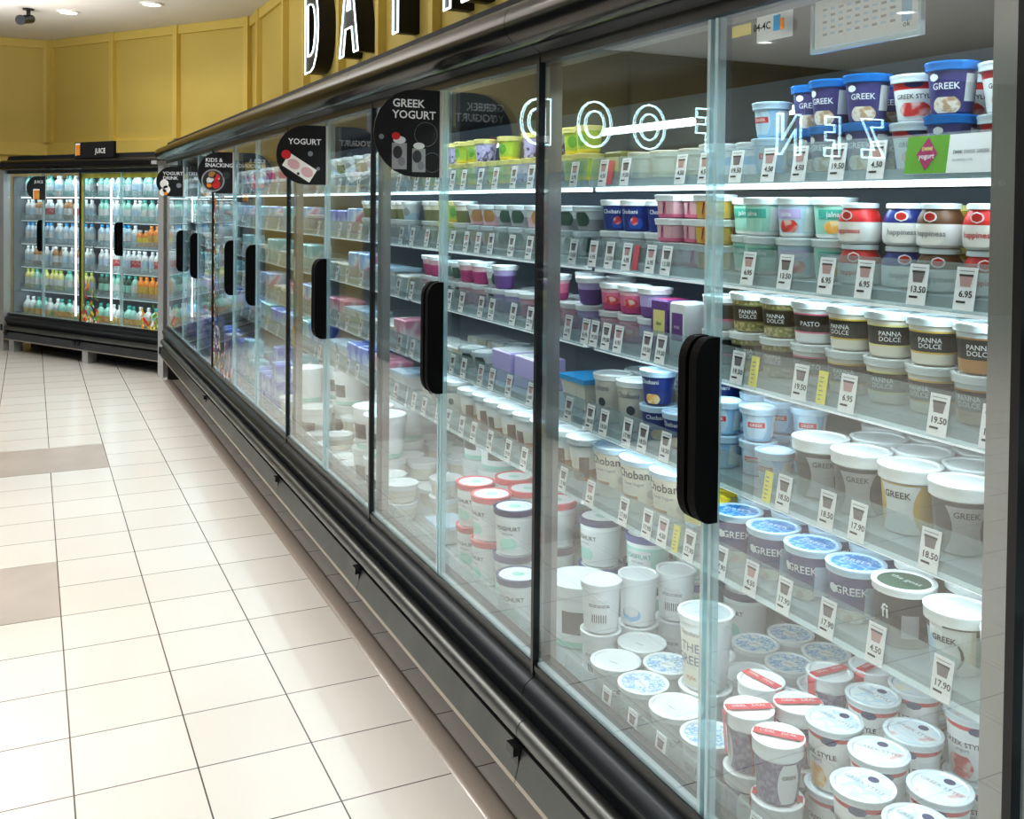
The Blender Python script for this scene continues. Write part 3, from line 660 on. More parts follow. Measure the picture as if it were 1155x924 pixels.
bottle('b_dark', 'dark green bottle', 'dark_green', 'mint', 'teal')
bottle('b_big', 'large white-capped bottle', 'light_label', 'b_big_label', 'lid_white', .25, .045)
bottle('b_tall', 'large green-capped bottle', 'mint', 'fruit_orange', 'teal', .25, .045)
bottle('b_smooth', 'small orange smoothie bottle', 'orange', 'yellow', 'lid_white', .15, .033)

from collections import defaultdict
REG = []
COLS = []
def put(key, run, x, d, z, unit, shelf, row=0, level=0, rz=None):
    p = PROTO[key]
    if not p['used']: o = p['o']; p['used'] = True; 
    else:
        o = p['o'].copy(); COL.objects.link(o)
        for ch in p['o'].children:
            c = ch.copy(); COL.objects.link(c); c.parent = o
    o.location = run.pt(x, d, z)
    o.rotation_euler = (0, 0, run.ang + (((.42 if run is RIGHT and 'dr' not in p and 'square' not in p['desc'] else 0) + random.uniform(-.35, .35) * (3 if key == 'tape_tub' else 1)) * (.1 if 'dr' in p or 'tub' in p['desc'][:11] and 'square' in p['desc'] else 1) if rz is None else rz))
    REG.append(dict(o=o, key=key, unit=unit, shelf=shelf, row=row, level=level, x=x, d=d))
    return o
def stack(key, run, x, d, z, n, unit, shelf, row=0):
    if isinstance(key, str): key = [key] * n
    k0 = len(REG)
    for i in range(n):
        put(key[i], run, x + random.uniform(-.0008, .0008), d, z, unit, shelf, row, i); z += PROTO[key[i]]['h'] + .0006
    COLS.append(dict(run=run, u='right' if run is RIGHT else 'left', s=shelf, x=x, d=d, r=max(PROTO[k]['r'] + (.0075 if k == 'tape_tub' else .0052) for k in key), box='dr' in PROTO[key[0]], items=REG[k0:]))
    return z

SH = dict(S1=1.5465, S2=1.3685, S3=1.1915, S4=1.0015, S5=.8315, B=.3805)
def rowY(unit, shelf, items, d=None, row=0, n=1, run=RIGHT, sh=SH):
    """items = [(kind or [kinds], Y, n)]: single things or stacks along the shelf of the right-hand run"""
    for it in items:
        key, y = it[0], it[1]; k = it[2] if len(it) > 2 else n
        r = PROTO[key if isinstance(key, str) else key[0]]['r']
        dd = (it[3] if len(it) > 3 else (.135 + r if d is None else d))
        stack(key, run, -y, dd, sh[shelf], k, unit, shelf, row)
def base(items, unit='A'):
    """deck things given by their own position: (kind or [kinds bottom to top], X, Y)"""
    for key, X, Y in items:
        ks = [key] if isinstance(key, str) else key
        stack(ks, RIGHT, -Y, X - DX, SH['B'], len(ks), unit, 'B')

# ---- nearest cooler
rowY('A', 'S1', [('yellow_box', 1.90), ('beige_pot', 1.80), ('beige_pot', 1.715), ('beige_pot', 1.632), ('fresh_cheese', 1.552), ('fresh_cheese', 1.474),
                 ('light_cup', 1.402, 2), ('greek_cup', 1.335, 2), ('greek_cup', 1.262, 2), ('greek_cup', 1.188, 2), ('style_cup', 1.108, 2), ('greek_cup', 1.030, 2), ('style_cup', .952, 2), ('style_cup', .868, 3)])
rowY('A', 'S1', [('greek_cup', 1.30, 2), ('greek_cup', 1.225, 2), ('greek_cup', 1.15, 2), ('style_cup', 1.07, 2), ('style_cup', .99, 2), ('fresh_cheese', 1.50), ('fresh_cheese', 1.59)], d=.262, row=1)
rowY('A', 'S2', [(['green_pot', 'blue_pot'], 1.915), (['green_pot', 'blue_pot'], 1.838), (['green_pot', 'blue_pot'], 1.761, 2)], n=2)
rowY('A', 'S2', [('pink_tub', 1.685, 3), ('pink_tub', 1.618, 3), ('orange_tub', 1.551, 3), ('teal_tub', 1.480, 2), ('teal_tub', 1.407, 2), ('berry_tub', 1.334, 2), ('peach_tub', 1.261, 2),
                 ('jar_red', 1.189, 2), ('jar_blue', 1.120, 2), ('jar_brown', 1.051, 2), ('jar_red', .982, 2), ('jar_gold', .913, 2), ('jar_yellow', .843, 2)])
rowY('A', 'S2', [('teal_tub', 1.44, 2), ('berry_tub', 1.36, 2), ('jar_brown', 1.155, 2), ('jar_yellow', 1.08, 2), ('jar_yellow', 1.01, 2), ('jar_yellow', .94, 2)], d=.25, row=1)
rowY('A', 'S3', [('pink_pack', 1.925, 2), ('pink_pack', 1.852, 2), ('lilac_pack', 1.785, 2), ('carton_dark', 1.712), ('carton', 1.640), ('oval_tub', 1.516, 2),
                 ('band_green', 1.442, 2), ('band_green', 1.366, 2), ('band_pink', 1.290, 2), ('band_gold', 1.214, 2), ('band_cream', 1.138, 2), ('band_gold', 1.062, 2), ('band_caramel', .986, 2), ('band_green', .910, 2), ('band_cream', .834, 2)])
rowY('A', 'S3', [('band_pink', 1.33, 2), ('band_gold', 1.25, 2), ('band_caramel', 1.17, 2), ('band_gold', 1.10, 2), ('band_cream', 1.02, 2), ('band_green', .945, 2)], d=.252, row=1)
rowY('A', 'S4', [('greige_tub', 1.93), ('greige_tub', 1.835), ('navy_stack', 1.752, 2), ('navy_stack', 1.674, 1), ('navy_stack', 1.597, 1), ('light_cup', 1.512, 2), ('light_cup', 1.444, 2), ('light_cup', 1.376, 1)])
rowY('A', 'S4', [('greige_tub', 1.96), ('greige_tub', 1.862), ('greige_tub', 1.76), ('navy_stack', 1.66, 2), ('light_cup', 1.55, 2), ('light_cup', 1.482, 2), ('light_cup', 1.412, 2)], d=.262, row=1)
for r, (d0, ys) in enumerate(((.185, (1.300, 1.205, 1.110, 1.015, .920, .825)), (.270, (1.252, 1.157, 1.062, .967, .872)), (.362, (1.310, 1.215, 1.120, 1.025, .930)))):
    for i, y in enumerate(ys):
        k = 'honey_tub' if (r, i) in ((0, 2), (1, 4)) else 'white_lid_tub'
        stack(k, RIGHT, -y, d0 + random.uniform(-.004, .004), SH['S4'], 1, 'A', 'S4', r)
rowY('A', 'S5', [('big_tub', 1.945), ('big_tub', 1.828), ('big_tub', 1.712), ('yellow_lid_tub', 1.606), ('blue_lid_tub', 1.505), ('blue_lid_tub', 1.405), ('blue_lid_tub', 1.305), ('blue_lid_tub', 1.205), ('black_tub', 1.105), ('vanilla_tub', 1.007), ('yellow_tub', .910), ('vanilla_tub', .815)])
rowY('A', 'S5', [('big_tub', 1.885), ('big_tub', 1.77), ('yellow_lid_tub', 1.662), ('blue_lid_tub', 1.555), ('blue_lid_tub', 1.455), ('blue_lid_tub', 1.355), ('blue_lid_tub', 1.255), ('black_tub', 1.155), ('black_tub', 1.056), ('vanilla_tub', .958), ('vanilla_tub', .86)], d=.278, row=1)
rowY('A', 'S5', [('blue_lid_tub', 1.505), ('blue_lid_tub', 1.405), ('blue_lid_tub', 1.305), ('blue_lid_tub', 1.205), ('black_tub', 1.10)], d=.375, row=2)
FL, PL, TT, ST, SB, SP = 'floral_tub', 'pale_lid_tub', 'tape_tub', 'style_tub', 'style_berry', 'style_peach'
base([([TT, TT], 1.150, 1.335), ([TT, TT], 1.162, 1.432), ([TT, TT], 1.255, 1.405), ([TT, TT], 1.400, 1.470), ([TT, TT], 1.492, 1.455), ([TT, TT], 1.235, 1.495),
      ([ST, ST], 1.252, 1.307), ([SP, ST], 1.390, 1.340), ([SP, SP], 1.470, 1.335), ([SB, ST], 1.150, 1.135), ([ST, SB], 1.245, 1.195), ([ST, SB], 1.345, 1.215), ([SB, SB], 1.255, 1.080), (SP, 1.355, 1.090),
      ([SB, ST], 1.150, 1.030), ([ST, SB], 1.150, .930), (SB, 1.260, .975), (SP, 1.355, .985), (ST, 1.45, 1.10), ([SB, SB], 1.500, 1.225), ([ST, SP], 1.60, 1.30), (SB, 1.60, 1.20), ([SP], 1.60, 1.42), (SB, 1.56, 1.12), 
      (PL, 1.335, 1.800), (PL, 1.248, 1.915), (FL, 1.245, 1.800), (FL, 1.485, 1.818), (FL, 1.484, 1.700), (FL, 1.596, 1.812), (FL, 1.600, 1.700), (PL, 1.376, 1.690), (FL, 1.376, 1.580), (PL, 1.492, 1.580), (FL, 1.60, 1.585), (FL, 1.43, 1.91),
      (['barcode_tub', 'barcode_tub'], 1.213, 2.010), (['swirl_tub', 'swirl_tub'], 1.310, 1.995), (['barcode_tub', 'barcode_tub'], 1.405, 1.965), (PL, 1.16, 1.86), (FL, 1.16, 1.745), ([PL, 'tall_tub'], 1.285, 1.692), (PL, 1.16, 1.632), (FL, 1.16, 1.522)])
base([('big_pail', 1.262, 2.215), (['mint_tub', 'mint_tub'], 1.452, 2.19), (['mint_tub', 'dark_rim_tub'], 1.41, 2.36), (['mint_tub', 'mint_tub'], 1.575, 2.16), (['mint_tub', 'mint_tub'], 1.53, 2.32), (['dark_rim_tub', 'mint_tub'], 1.66, 2.05),
      (['red_rim_tub', 'red_rim_tub'], 1.232, 2.81), (['red_rim_tub', 'red_rim_tub'], 1.365, 2.815), (['red_rim_tub', 'red_rim_tub'], 1.222, 2.672), (['red_rim_tub', 'red_rim_tub'], 1.348, 2.680), (['dark_rim_tub', 'dark_rim_tub'], 1.232, 2.535), (['dark_rim_tub'], 1.168, 2.375), (['dark_rim_tub', 'red_rim_tub'], 1.37, 2.545),
      (['white_box', 'white_box'], 1.50, 2.93), (['white_box', 'white_box'], 1.50, 3.08), (['white_box', 'white_box'], 1.62, 2.92), (['white_box', 'white_box'], 1.62, 3.08), (['white_box'], 1.36, 2.98), (['white_box'], 1.24, 3.06)], 'B')

def fill(unit, shelf, ya, yb, kinds, n=1, rows=1, run=RIGHT, sh=SH, gap=.006, d0=.135, drop=0.):
    """front-to-back rows of the given kinds in turn from ya down to yb"""
    d = d0
    for r in range(rows):
        y = ya; i = 0; rm = 0
        while True:
            k = kinds[(i // 2 + (r % len(kinds) if len(kinds) > 2 else 0)) % len(kinds)]; p = PROTO[k]; w = p['r'] * 2 + (.012 if 'dr' in p else 0)
            if y - w < yb: break
            if random.random() >= drop:
                m = n if isinstance(n, int) else random.choice(n)
                stack(k, run, -(y - w / 2), d + p['r'] + random.uniform(0, .008), sh[shelf], m, unit, shelf, r)
            y -= w + gap; i += 1; rm = max(rm, p['r'])
        d += 2 * rm + .012

# ---- second cooler from the right
fill('B', 'S1', 3.12, 2.62, ['lime_cup', 'cow_cup'], 2); fill('B', 'S1', 2.60, 1.985, ['lime_cup', 'cow_cup', 'cow_cup'], [2, 2, 1], 1)
fill('B', 'S2', 3.12, 2.75, ['mini_olive', 'lime_cup'], 2); fill('B', 'S2', 2.74, 1.99, ['clear_pot', 'grey_pot'], [2, 2, 2])
fill('B', 'S3', 3.12, 2.55, ['mini_red', 'grey_pot'], 2, 1); fill('B', 'S3', 2.54, 1.99, ['mini_purple', 'mini_red', 'pink_pack'], [1, 2], 2)
fill('B', 'S4', 3.12, 2.58, ['pack_pale', 'grey_pot'], 1, 2); fill('B', 'S4', 2.57, 2.18, ['lilac_box'], 1); fill('B', 'S4', 2.16, 1.99, ['blue_lid_box'], 1)
fill('B', 'S5', 3.12, 2.80, ['greige_tub'], 1, 1); fill('B', 'S5', 2.79, 1.99, ['hour_tub'], 1, 2)
# ---- third
fill('C', 'S1', 4.31, 3.2, ['mini_white', 'mini_olive'], 2); fill('C', 'S2', 4.31, 3.8, ['pack_blue', 'pack_mix'], 1); fill('C', 'S2', 3.78, 3.2, ['mini_olive', 'mini_white'], 2)
fill('C', 'S3', 4.31, 3.2, ['pack_pale', 'pack_mix', 'white_box'], 1); fill('C', 'S4', 4.31, 3.2, ['pack_pink', 'white_box', 'pack_pale'], 1)
fill('C', 'S5', 4.31, 3.2, ['white_box', 'pack_blue', 'pack_pink'], 1); fill('C', 'B', 4.31, 3.2, ['round_white', 'round_white', 'big_pail'], [1, 2], 3, d0=.10)
# ---- fourth and fifth
for S, ks, n in (('S1', ['mini_white', 'mini_red'], 2), ('S2', ['pack_mix', 'mini_purple', 'pack_teal'], 1), ('S3', ['pack_teal', 'pack_pale', 'mini_olive'], 1), ('S4', ['pack_pale', 'pack_pink', 'pack_mix'], 1), ('S5', ['pack_blue', 'pack_mix', 'pack_teal'], 1)):
    fill('D', S, 6.31, 4.40, ks, n)
fill('D', 'B', 6.31, 5.1, ['pack_blue', 'pack_teal', 'pack_blue'], [2, 3], 2, d0=.10); fill('D', 'B', 5.08, 4.40, ['round_white', 'big_pail'], [1, 2], 2, d0=.10)
for S, ks, n in (('S1', ['mini_white', 'mini_white'], 2), ('S2', ['pack_teal', 'mini_white'], 1), ('S3', ['pack_pale', 'mini_olive'], 1), ('S4', ['pack_teal', 'pack_pale'], 1), ('S5', ['pack_blue', 'lilac_box'], 1)):
    fill('E', S, 8.68, 6.40, ks, n)
fill('E', 'B', 8.68, 6.40, ['pack_blue', 'lilac_box'], [2, 3], 1, d0=.10)
# ---- juice coolers
SL = dict(L1=LS[4] + .0165, L2=LS[3] + .0165, L3=LS[2] + .0165, L4=LS[1] + .0165, L5=LS[0] + .0165, B=.36 - .077 + .0005)
for u, a, b in (('G', 2.45, 1.33), ('F', 1.25, .10)):
    m = (a + b) / 2
    rows = dict(G=(('b_green', 'b_white'), ('b_white', 'b_amber', 'b_red'), ('b_blue', 'b_white'), ('b_white', 'b_amber'), ('b_yellow', 'b_green', 'b_yellow'), ('b_big', 'b_tall')),
                F=(('b_green', 'b_white'), ('b_green', 'b_white'), ('b_blue', 'b_white'), ('b_white', 'b_red'), ('b_dark', 'b_green'), ('b_tall', 'b_big')))[u]
    for S, ks in zip(('L1', 'L2', 'L3', 'L4', 'L5', 'B'), rows):
        if u == 'F' and S in ('L3', 'L5'):
            fill(u, S, a, m + .01, ks, 1, 1, LEFT, SL); fill(u, S, m, b, ['b_smooth', 'b_orange'] if S == 'L3' else ['b_orange', 'b_orange', 'b_yellow'], 1, 1, LEFT, SL)
        else: fill(u, S, a, b, ks, 1, 1, LEFT, SL, d0=.11 if S == 'B' else .135)

for k, p in list(PROTO.items()):
    if not p['used']:
        for ch in list(p['o'].children): bpy.data.objects.remove(ch)
        bpy.data.objects.remove(p['o'])

# nudge neighbours apart so that nothing on a shelf touches
cg = defaultdict(list)
for c in COLS: cg[(c['u'], c['s'])].append(c); c['x0'], c['d0'] = c['x'], c['d']
for (u_, s_), L in cg.items():
    L.sort(key=lambda c: c['x'])
    for it in range(60):
        moved = False
        for i, a in enumerate(L):
            for b in L[i + 1:]:
                if b['x'] - a['x'] > .22: break
                if a['box'] and b['box']: continue
                dx, dd = b['x'] - a['x'], b['d'] - a['d']; D = math.hypot(dx, dd); g = a['r'] + b['r'] - D
                if g > 1e-4:
                    k = (g / 2 + .0003) / max(D, 1e-4); a['x'] -= dx * k; b['x'] += dx * k; a['d'] -= dd * k; b['d'] += dd * k; moved = True
        for c in L: c['d'] = max(c['d'], (.079 if s_ == 'B' else .1225) + c['r'])
        if not moved: break
    for c in L:
        v = Vector(c['run'].pt(c['x'], c['d'])) - Vector(c['run'].pt(c['x0'], c['d0']))
        for r in c['items']: r['c'] = id(c); r['cx'] = c['x']; r['o'].location += v; r['x'] += c['x'] - c['x0']; r['d'] += c['d'] - c['d0']
# ---- labels: look first, then shelf and cooler, then place among its likes
UN = dict(N='the cooler past right edge', A='nearest cooler', B='second cooler from right', C='third cooler from right', D='decal cooler', E='last right-row cooler', F='bordered juice cooler', G='leftmost cooler')
SN = dict(S1='top shelf', S2='second shelf', S3='third shelf', S4='fourth shelf', S5='lowest shelf', B='bottom deck', L1='top shelf', L2='second shelf', L3='third shelf', L4='fourth shelf', L5='lowest shelf')
ORD = ['first', 'second', 'third', 'fourth', 'fifth', 'sixth', 'seventh', 'eighth', 'ninth', 'tenth', 'eleventh', 'twelfth'] + ['%d%s' % (i, {1: 'st', 2: 'nd', 3: 'rd'}.get(i % 10 if i > 20 else 0, 'th')) for i in range(13, 60)]
from collections import defaultdict
grp = defaultdict(list)
for r in REG: grp[(r['unit'], r['shelf'], r['key'])].append(r)
for (u, s, k), L in grp.items():
    p = PROTO[k]; desc = p['desc']
    rows = defaultdict(list)
    for r in L: rows[r['row']].append(r)
    for rw, R_ in rows.items():
        cols = [q[1] for q in sorted({(r['cx'], r['c']) for r in R_})]
        maxl = defaultdict(int)
        for r in R_:
            c = r['c']; maxl[c] = max(maxl[c], r['level'])
        lev0 = defaultdict(lambda: 99)
        for r in R_:
            c = r['c']; lev0[c] = min(lev0[c], r['level'])
        for r in R_:
            c = r['c']
            bits = []
            if len(rows) > 1: bits.append('front row' if rw == 0 else 'row behind' if rw == 1 else 'third row')
            if len(cols) > 1: bits.append(ORD[cols.index(c)] + ' from left')
            if maxl[c] > lev0[c]: bits.append('lower' if r['level'] == lev0[c] else 'upper' if r['level'] == maxl[c] else 'middle')
            lab = f"{desc}, {SN[s]} of {UN[u]}" + (', ' + ', '.join(bits) if bits else '')
            w = lab.split()
            if len(w) > 16: lab = lab.replace(UN[u], UN[u].replace(' from right', '')).replace('front row', 'front').replace('row behind', 'behind').replace('third row', 'rear')
            if len(lab.split()) > 16: lab = lab.replace(' of ', ', ').replace('bottom deck', 'deck')
            tag(r['o'], lab, p['cat'], f"{desc}s on the {SN[s]} of {UN[u]}")

# ------------------------------------------------------------------ price tags
TAGN = defaultdict(int)
def tag_mesh(price, icon):
    mb = MB(); w, h = .0165, .029
    mb.box(-w, w, -.0006, .0006, -h, h, 'card_white')
    y = -.0011
    mb.add([(-.008, y, .003), (.008, y, .003), (.0105, y, .017), (-.0105, y, .017)], [(0, 1, 2, 3)], icon)
    mb.add([(-.0112, y, .0165), (.0112, y, .0165), (.0112, y, .0195), (-.0112, y, .0195)], [(0, 1, 2, 3)], 'ink')
    mb.text(price, .0125, lambda a, b: (a + .002, y, b - .0075), 'ink', off=.02)
    mb.add([(-.012, y, -.0195), (.003, y, -.0195), (.003, y, -.0165), (-.012, y, -.0165)], [(0, 1, 2, 3)], 'ink')
    mb.add([(-.012, y, .0235), (.012, y, .0235), (.012, y, .0245), (-.012, y, .0245)], [(0, 1, 2, 3)], 'ink_grey')
    return mb.mesh('price_tag')
TAGS = [(p, tag_mesh(p, ic)) for p, ic in (('19.50', 'tag_icon'), ('18.50', 'tag_icon'), ('6.95', 'tag_pink'), ('17.90', 'tag_icon'), ('13.50', 'tag_icon'), ('4.50', 'tag_pink'), ('8.20', 'tag_icon'))]
TAGREG = []
def price_tag(run, x, shelf, unit, idx, z=None, d=None, plain=None):
    zz = SHELF_Z[int(shelf[1]) - 1] if shelf != 'B' else .457 - .075
    if shelf == 'B': dd, z0, tl = .0625, .452, -.14
    else: dd, z0, tl = .1060, zz + .030, -.15
    if plain:
        mb = MB(); mb.box(-.010, .010, -.0006, .0006, -.026, .026, plain)
        if plain == 'tag_yellow':
            for i in range(6): mb.box(-.006, -.004 + .0015 * (i % 3) + .004, -.0010, -.0006, -.020 + .007 * i, -.0185 + .007 * i, 'ink_grey')
        me = mb.mesh('shelf_tag'); p = plain[4:]; nm = 'shelf_tag'
    else: p, me = TAGS[idx % len(TAGS)]; nm = 'price_tag'
    o = bpy.data.objects.new(nm, me); COL.objects.link(o)
    o.location = run.pt(x, dd, z0); o.rotation_euler = (tl, 0, run.ang)
    TAGREG.append((o, p, unit, shelf, x, plain))
AT = dict(S1=(1.89, 1.80, 1.60, 1.525, 1.432, 1.345, 1.27, 1.185, 1.105),
          S2=(1.93, 1.86, 1.79, 1.70, 1.645, 1.49, 1.395, 1.30, 1.205, 1.125, 1.025, .945, .865),
          S3=(1.96, 1.92, 1.87, 1.82, 1.71, 1.66, 1.505, 1.42, 1.26, 1.155, .985, .90, .82),
          S4=(1.935, 1.875, 1.78, 1.72, 1.64, 1.50, 1.295, 1.195, 1.13, .995, .85), S5=(1.93, 1.79, 1.70, 1.645, 1.556, 1.46, 1.375, 1.29, 1.19, 1.09, .97, .86), B=(1.78, 1.68, 1.58, 1.30, 1.10, .95))
ix = 0
for S, ys in AT.items():
    for y in ys: price_tag(RIGHT, -y, S, 'A', {'S2': 2, 'S3': 0, 'S4': 1, 'S5': 3, 'S1': 5, 'B': 4}[S] + (ix % 3 == 1) * 2); ix += 1
for S, y, c in (('S3', 1.375, 'tag_yellow'), ('S3', 1.21, 'tag_yellow'), ('S4', 1.335, 'tag_yellow'), ('S5', 1.60, 'tag_yellow'), ('S1', 1.86, 'tag_red'), ('S2', 1.755, 'tag_red')): price_tag(RIGHT, -y, S, 'A', 0, plain=c)
for u, (ya, yb), st in (('B', YB['B'], .105), ('C', YB['C'], .15), ('D', YB['D'], .24)):
    for S in ('S1', 'S2', 'S3', 'S4', 'S5'):
        y = ya - .07
        while y > yb + .05:
            price_tag(RIGHT, -(y + random.uniform(-.025, .025)), S, u, random.randrange(7)); y -= st
by = defaultdict(list)
for t in TAGREG: by[(t[2], t[3], t[5])].append(t)
for (u, s, pl), L in by.items():
    L.sort(key=lambda t: t[4])
    for i, t in enumerate(L):
        if pl: lab = f"{t[1]} shelf tag on the {SN[s]} strip of {UN[u]}" + (f", {ORD[i]} from left" if len(L) > 1 else '')
        else: lab = f"white {t[1]} price tag, {SN[s]} strip of {UN[u]}, {ORD[i]} from left"
        tag(t[0], lab, 'tag', f"{'shelf' if pl else 'price'} tags on the {SN[s]} strip of {UN[u]}")

# long shelf talker, top shelf of the nearest cooler
mb = MB(); mb.box(-1.047, -.82, -.0008, .0008, -.025, .028, 'card_white'); mb.box(-1.047, -.975, -.0013, -.0008, -.025, .028, 'green')
cx = -1.010
mb.add([(cx - .018, -.0017, .002), (cx, -.0017, -.021), (cx + .018, -.0017, .002), (cx, -.0017, .026)], [(0, 1, 2, 3)], 'magenta')
mb.text('EMMI', .008, lambda a, b: (cx + a, -.0021, b + .009), 'pale_yellow', off=.02); mb.text('yogurt', .010, lambda a, b: (cx + a, -.0021, b - .001), 'ink_white', off=.02)
mb.text('EMMI SWISS GREEK YOGURT', .0068, lambda a, b: (-.923 + a, -.0014, b + .003), 'ink_grey', off=.012)
mb.text('ASSORTED 150G', .0045, lambda a, b: (-.950 + a, -.0014, b - .008), 'ink_grey')
o = mb.build('shelf_sign', None, RIGHT.pt(0, .1035, 1.562), RIGHT.ang); o.rotation_euler[0] = -.15
tag(o, 'long white and green shelf sign on the top shelf of nearest cooler', 'sign')
# card in acrylic holder inside the glass
mb = MB(); mb.box(-.097, .097, -.001, .001, -.035, .035, 'card_white')
for i in range(9):
    for j in range(5):
        x = -.08 + i * .016; z = -.018 + j * .009
        mb.box(x, x + .009, -.0015, -.001, z, z + .0035, 'pale_blue' if (i + j) % 2 else 'grey_label')
mb.box(.068, .085, -.0015, -.001, -.02, .015, 'sky_blue'); mb.text('ok', .012, lambda a, b: (.077 + a, -.002, b - .024), 'ink')
o = mb.build('notice_card', None, RIGHT.pt(-1.058, .03, 1.758), RIGHT.ang)
hb = MB(); hb.box(-.103, .103, -.004, .004, -.042, -.036, 'edge_acrylic'); hb.box(-.103, -.098, -.004, .004, -.042, .03, 'edge_acrylic'); hb.box(.098, .103, -.004, .004, -.042, .03, 'edge_acrylic'); hb.build('holder', o)
tag(o, 'printed white notice card in clear holder at top of nearest cooler', 'card')
A_doors = [c for c in UNITS['A'].children if c.name.startswith('glass_door')]
cA = -(1.962 + .766) / 2
dr = max(A_doors, key=lambda c: sum(v.co.x for v in c.data.vertices))
mb = MB(); mb.box(-1.322 - cA, -1.275 - cA, .0066, .0074, 1.762, 1.780, 'yellow'); mb.build('yellow_sticker', dr)
mb = MB(); mb.box(-1.260 - cA, -1.178 - cA, .0066, .0074, 1.745, 1.785, 'card_white'); mb.text('04-4C', .016, lambda a, b: (-1.232 + a - cA, -.0066, 1.765 + b), 'ink', off=.01)
mb.box(-1.205 - cA, -1.190 - cA, -.0070, -.0066, 1.755, 1.778, 'lid_blue'); mb.box(-1.190 - cA, -1.182 - cA, -.0070, -.0066, 1.755, 1.772, 'orange'); mb.build('temperature_sticker', dr)

# ------------------------------------------------------------------ round-cornered black signs standing off the doors
def disc(cx, cz, rx, rz, y, m, mb, n=20, an=0.):
    mb.add([(cx + rx * cos(2 * pi * i / n) * cos(an) - rz * sin(2 * pi * i / n) * sin(an), y, cz + rx * cos(2 * pi * i / n) * sin(an) + rz * sin(2 * pi * i / n) * cos(an)) for i in range(n)], [tuple(range(n))], m)
def quad(cx, cz, w, h, an, y, m, mb):
    pts = [(-w / 2, -h / 2), (w / 2, -h / 2), (w / 2, h / 2), (-w / 2, h / 2)]
    mb.add([(cx + x * cos(an) - z * sin(an), y, cz + x * sin(an) + z * cos(an)) for x, z in pts], [(0, 1, 2, 3)], m)
def blade_sign(run, x, z0, w, h, lines, art, label, rz):
    """faces the walking customer; straight edge at the door, rounded on the aisle side"""
    root = empty('blade_sign', run.pt(x, -.022, z0), rz); tag(root, label, 'sign', 'black signs above the cooler doors')
    r = h / 2; prof = [(0, 0), (0, h)]
    for i in range(13):
        a = pi / 2 + pi * i / 12; prof.append((-(w - r) + r * cos(a), r + r * sin(a)))
    mb = MB(); mb.prism_y(prof, -.002, .002, 'sign_black'); mb.build('panel', root)
    mb = MB(); mb.box(-.001, .007, -.006, .006, 0, h, 'sign_edge'); mb.build('mounting_edge', root)
    mb = MB()
    for st, tx, tz, sz in lines: mb.text(st, sz, lambda a, b: (tx + a, -.0028, tz + b), 'ink_white', 'LEFT', .022)
    mb.build('lettering', root)
    mb = MB(); art(mb); mb.build('picture', root)
def art_greek(mb):
    for i, (cx, cz, s) in enumerate(((-.115, .055, 1.), (-.06, .045, .9))):
        quad(cx, cz, .042 * s, .07 * s, 0, -.0026 - .0002 * i, 'grey_label', mb); disc(cx, cz + .043 * s, .018 * s, .010 * s, -.003, 'light_label', mb)
        disc(cx - .005, cz + .01, .013, .017, -.0032, 'dark_body', mb); disc(cx + .006, cz - .014, .010, .012, -.0033, 'ink_grey', mb)
    disc(-.125, .108, .012, .010, -.0034, 'red', mb); disc(-.165, .105, .007, .007, -.003, 'ink_grey', mb)
    for cx, cz, r in ((-.04, .115, .032), (-.022, .04, .026)):
        for k in range(16):
            a = 2 * pi * k / 16; quad(cx + r * cos(a), cz + r * sin(a), r * .36, .0012, a + pi / 2, -.0027, 'ink_grey', mb)
def art_packs(mb):
    quad(-.10, .062, .12, .055, -.55, -.0026, 'milk_white', mb)
    disc(-.122, .075, .024, .018, -.003, 'pale_pink', mb, an=-.5); disc(-.072, .046, .024, .018, -.003, 'pale_pink', mb, an=-.5)
    disc(-.15, .11, .018, .017, -.0031, 'red', mb); disc(-.105, .04, .005, .005, -.0032, 'ink', mb); disc(-.03, .06, .007, .007, -.003, 'ink_grey', mb); disc(-.06, .115, .010, .010, -.0028, 'ink_grey', mb)
def art_plate(mb):
    disc(-.105, .07, .062, .062, -.0026, 'grey_label', mb); disc(-.105, .07, .054, .054, -.0028, 'dark_body', mb)
    for x, z, r, m in ((-.11, .10, .02, 'caramel'), (-.085, .088, .018, 'fruit_red'), (-.12, .07, .02, 'light_label'), (-.09, .05, .024, 'red'), (-.125, .045, .014, 'orange')): disc(x, z, r, r, -.003, m, mb)
    disc(-.035, .10, .02, .02, -.0027, 'dark_body', mb)
def art_drink(mb):
    for x, z, r in ((-.13, .09, .03), (-.115, .05, .026), (-.14, .03, .024)): disc(x, z, r, r * 1.1, -.003, 'milk_white', mb)
    disc(-.12, .02, .014, .012, -.0032, 'orange', mb); disc(-.03, .08, .018, .018, -.003, 'ink_grey', mb)
def art_glass(mb, s=1., ox=-.09, oz=.05):
    quad(ox, oz, .06 * s, .085 * s, 0, -.0026, 'orange', mb); quad(ox, oz + .047 * s, .062 * s, .014 * s, 0, -.003, 'milk_white', mb); quad(ox - .03 * s, oz, .008 * s, .09 * s, 0, -.0031, 'light_label', mb)
    disc(ox + .012 * s, oz - .008 * s, .016 * s, .02 * s, -.0031, 'gold', mb)
blade_sign(RIGHT, -2.54, 1.560, .186, .234, [('GREEK', -.135, .195, .030), ('YOGURT', -.135, .165, .030)], art_greek, 'large black sign reading Greek yogurt with jars pictured', 0)
blade_sign(RIGHT, -3.70, 1.556, .186, .220, [('YOGURT', -.142, .158, .030)], art_packs, 'black sign reading yogurt with two pink packs pictured', 0)
blade_sign(RIGHT, -5.63, 1.535, .186, .225, [('KIDS &', -.145, .180, .030), ('SNACKING', -.148, .152, .030)], art_plate, 'black kids and snacking sign with plate of food', 0)
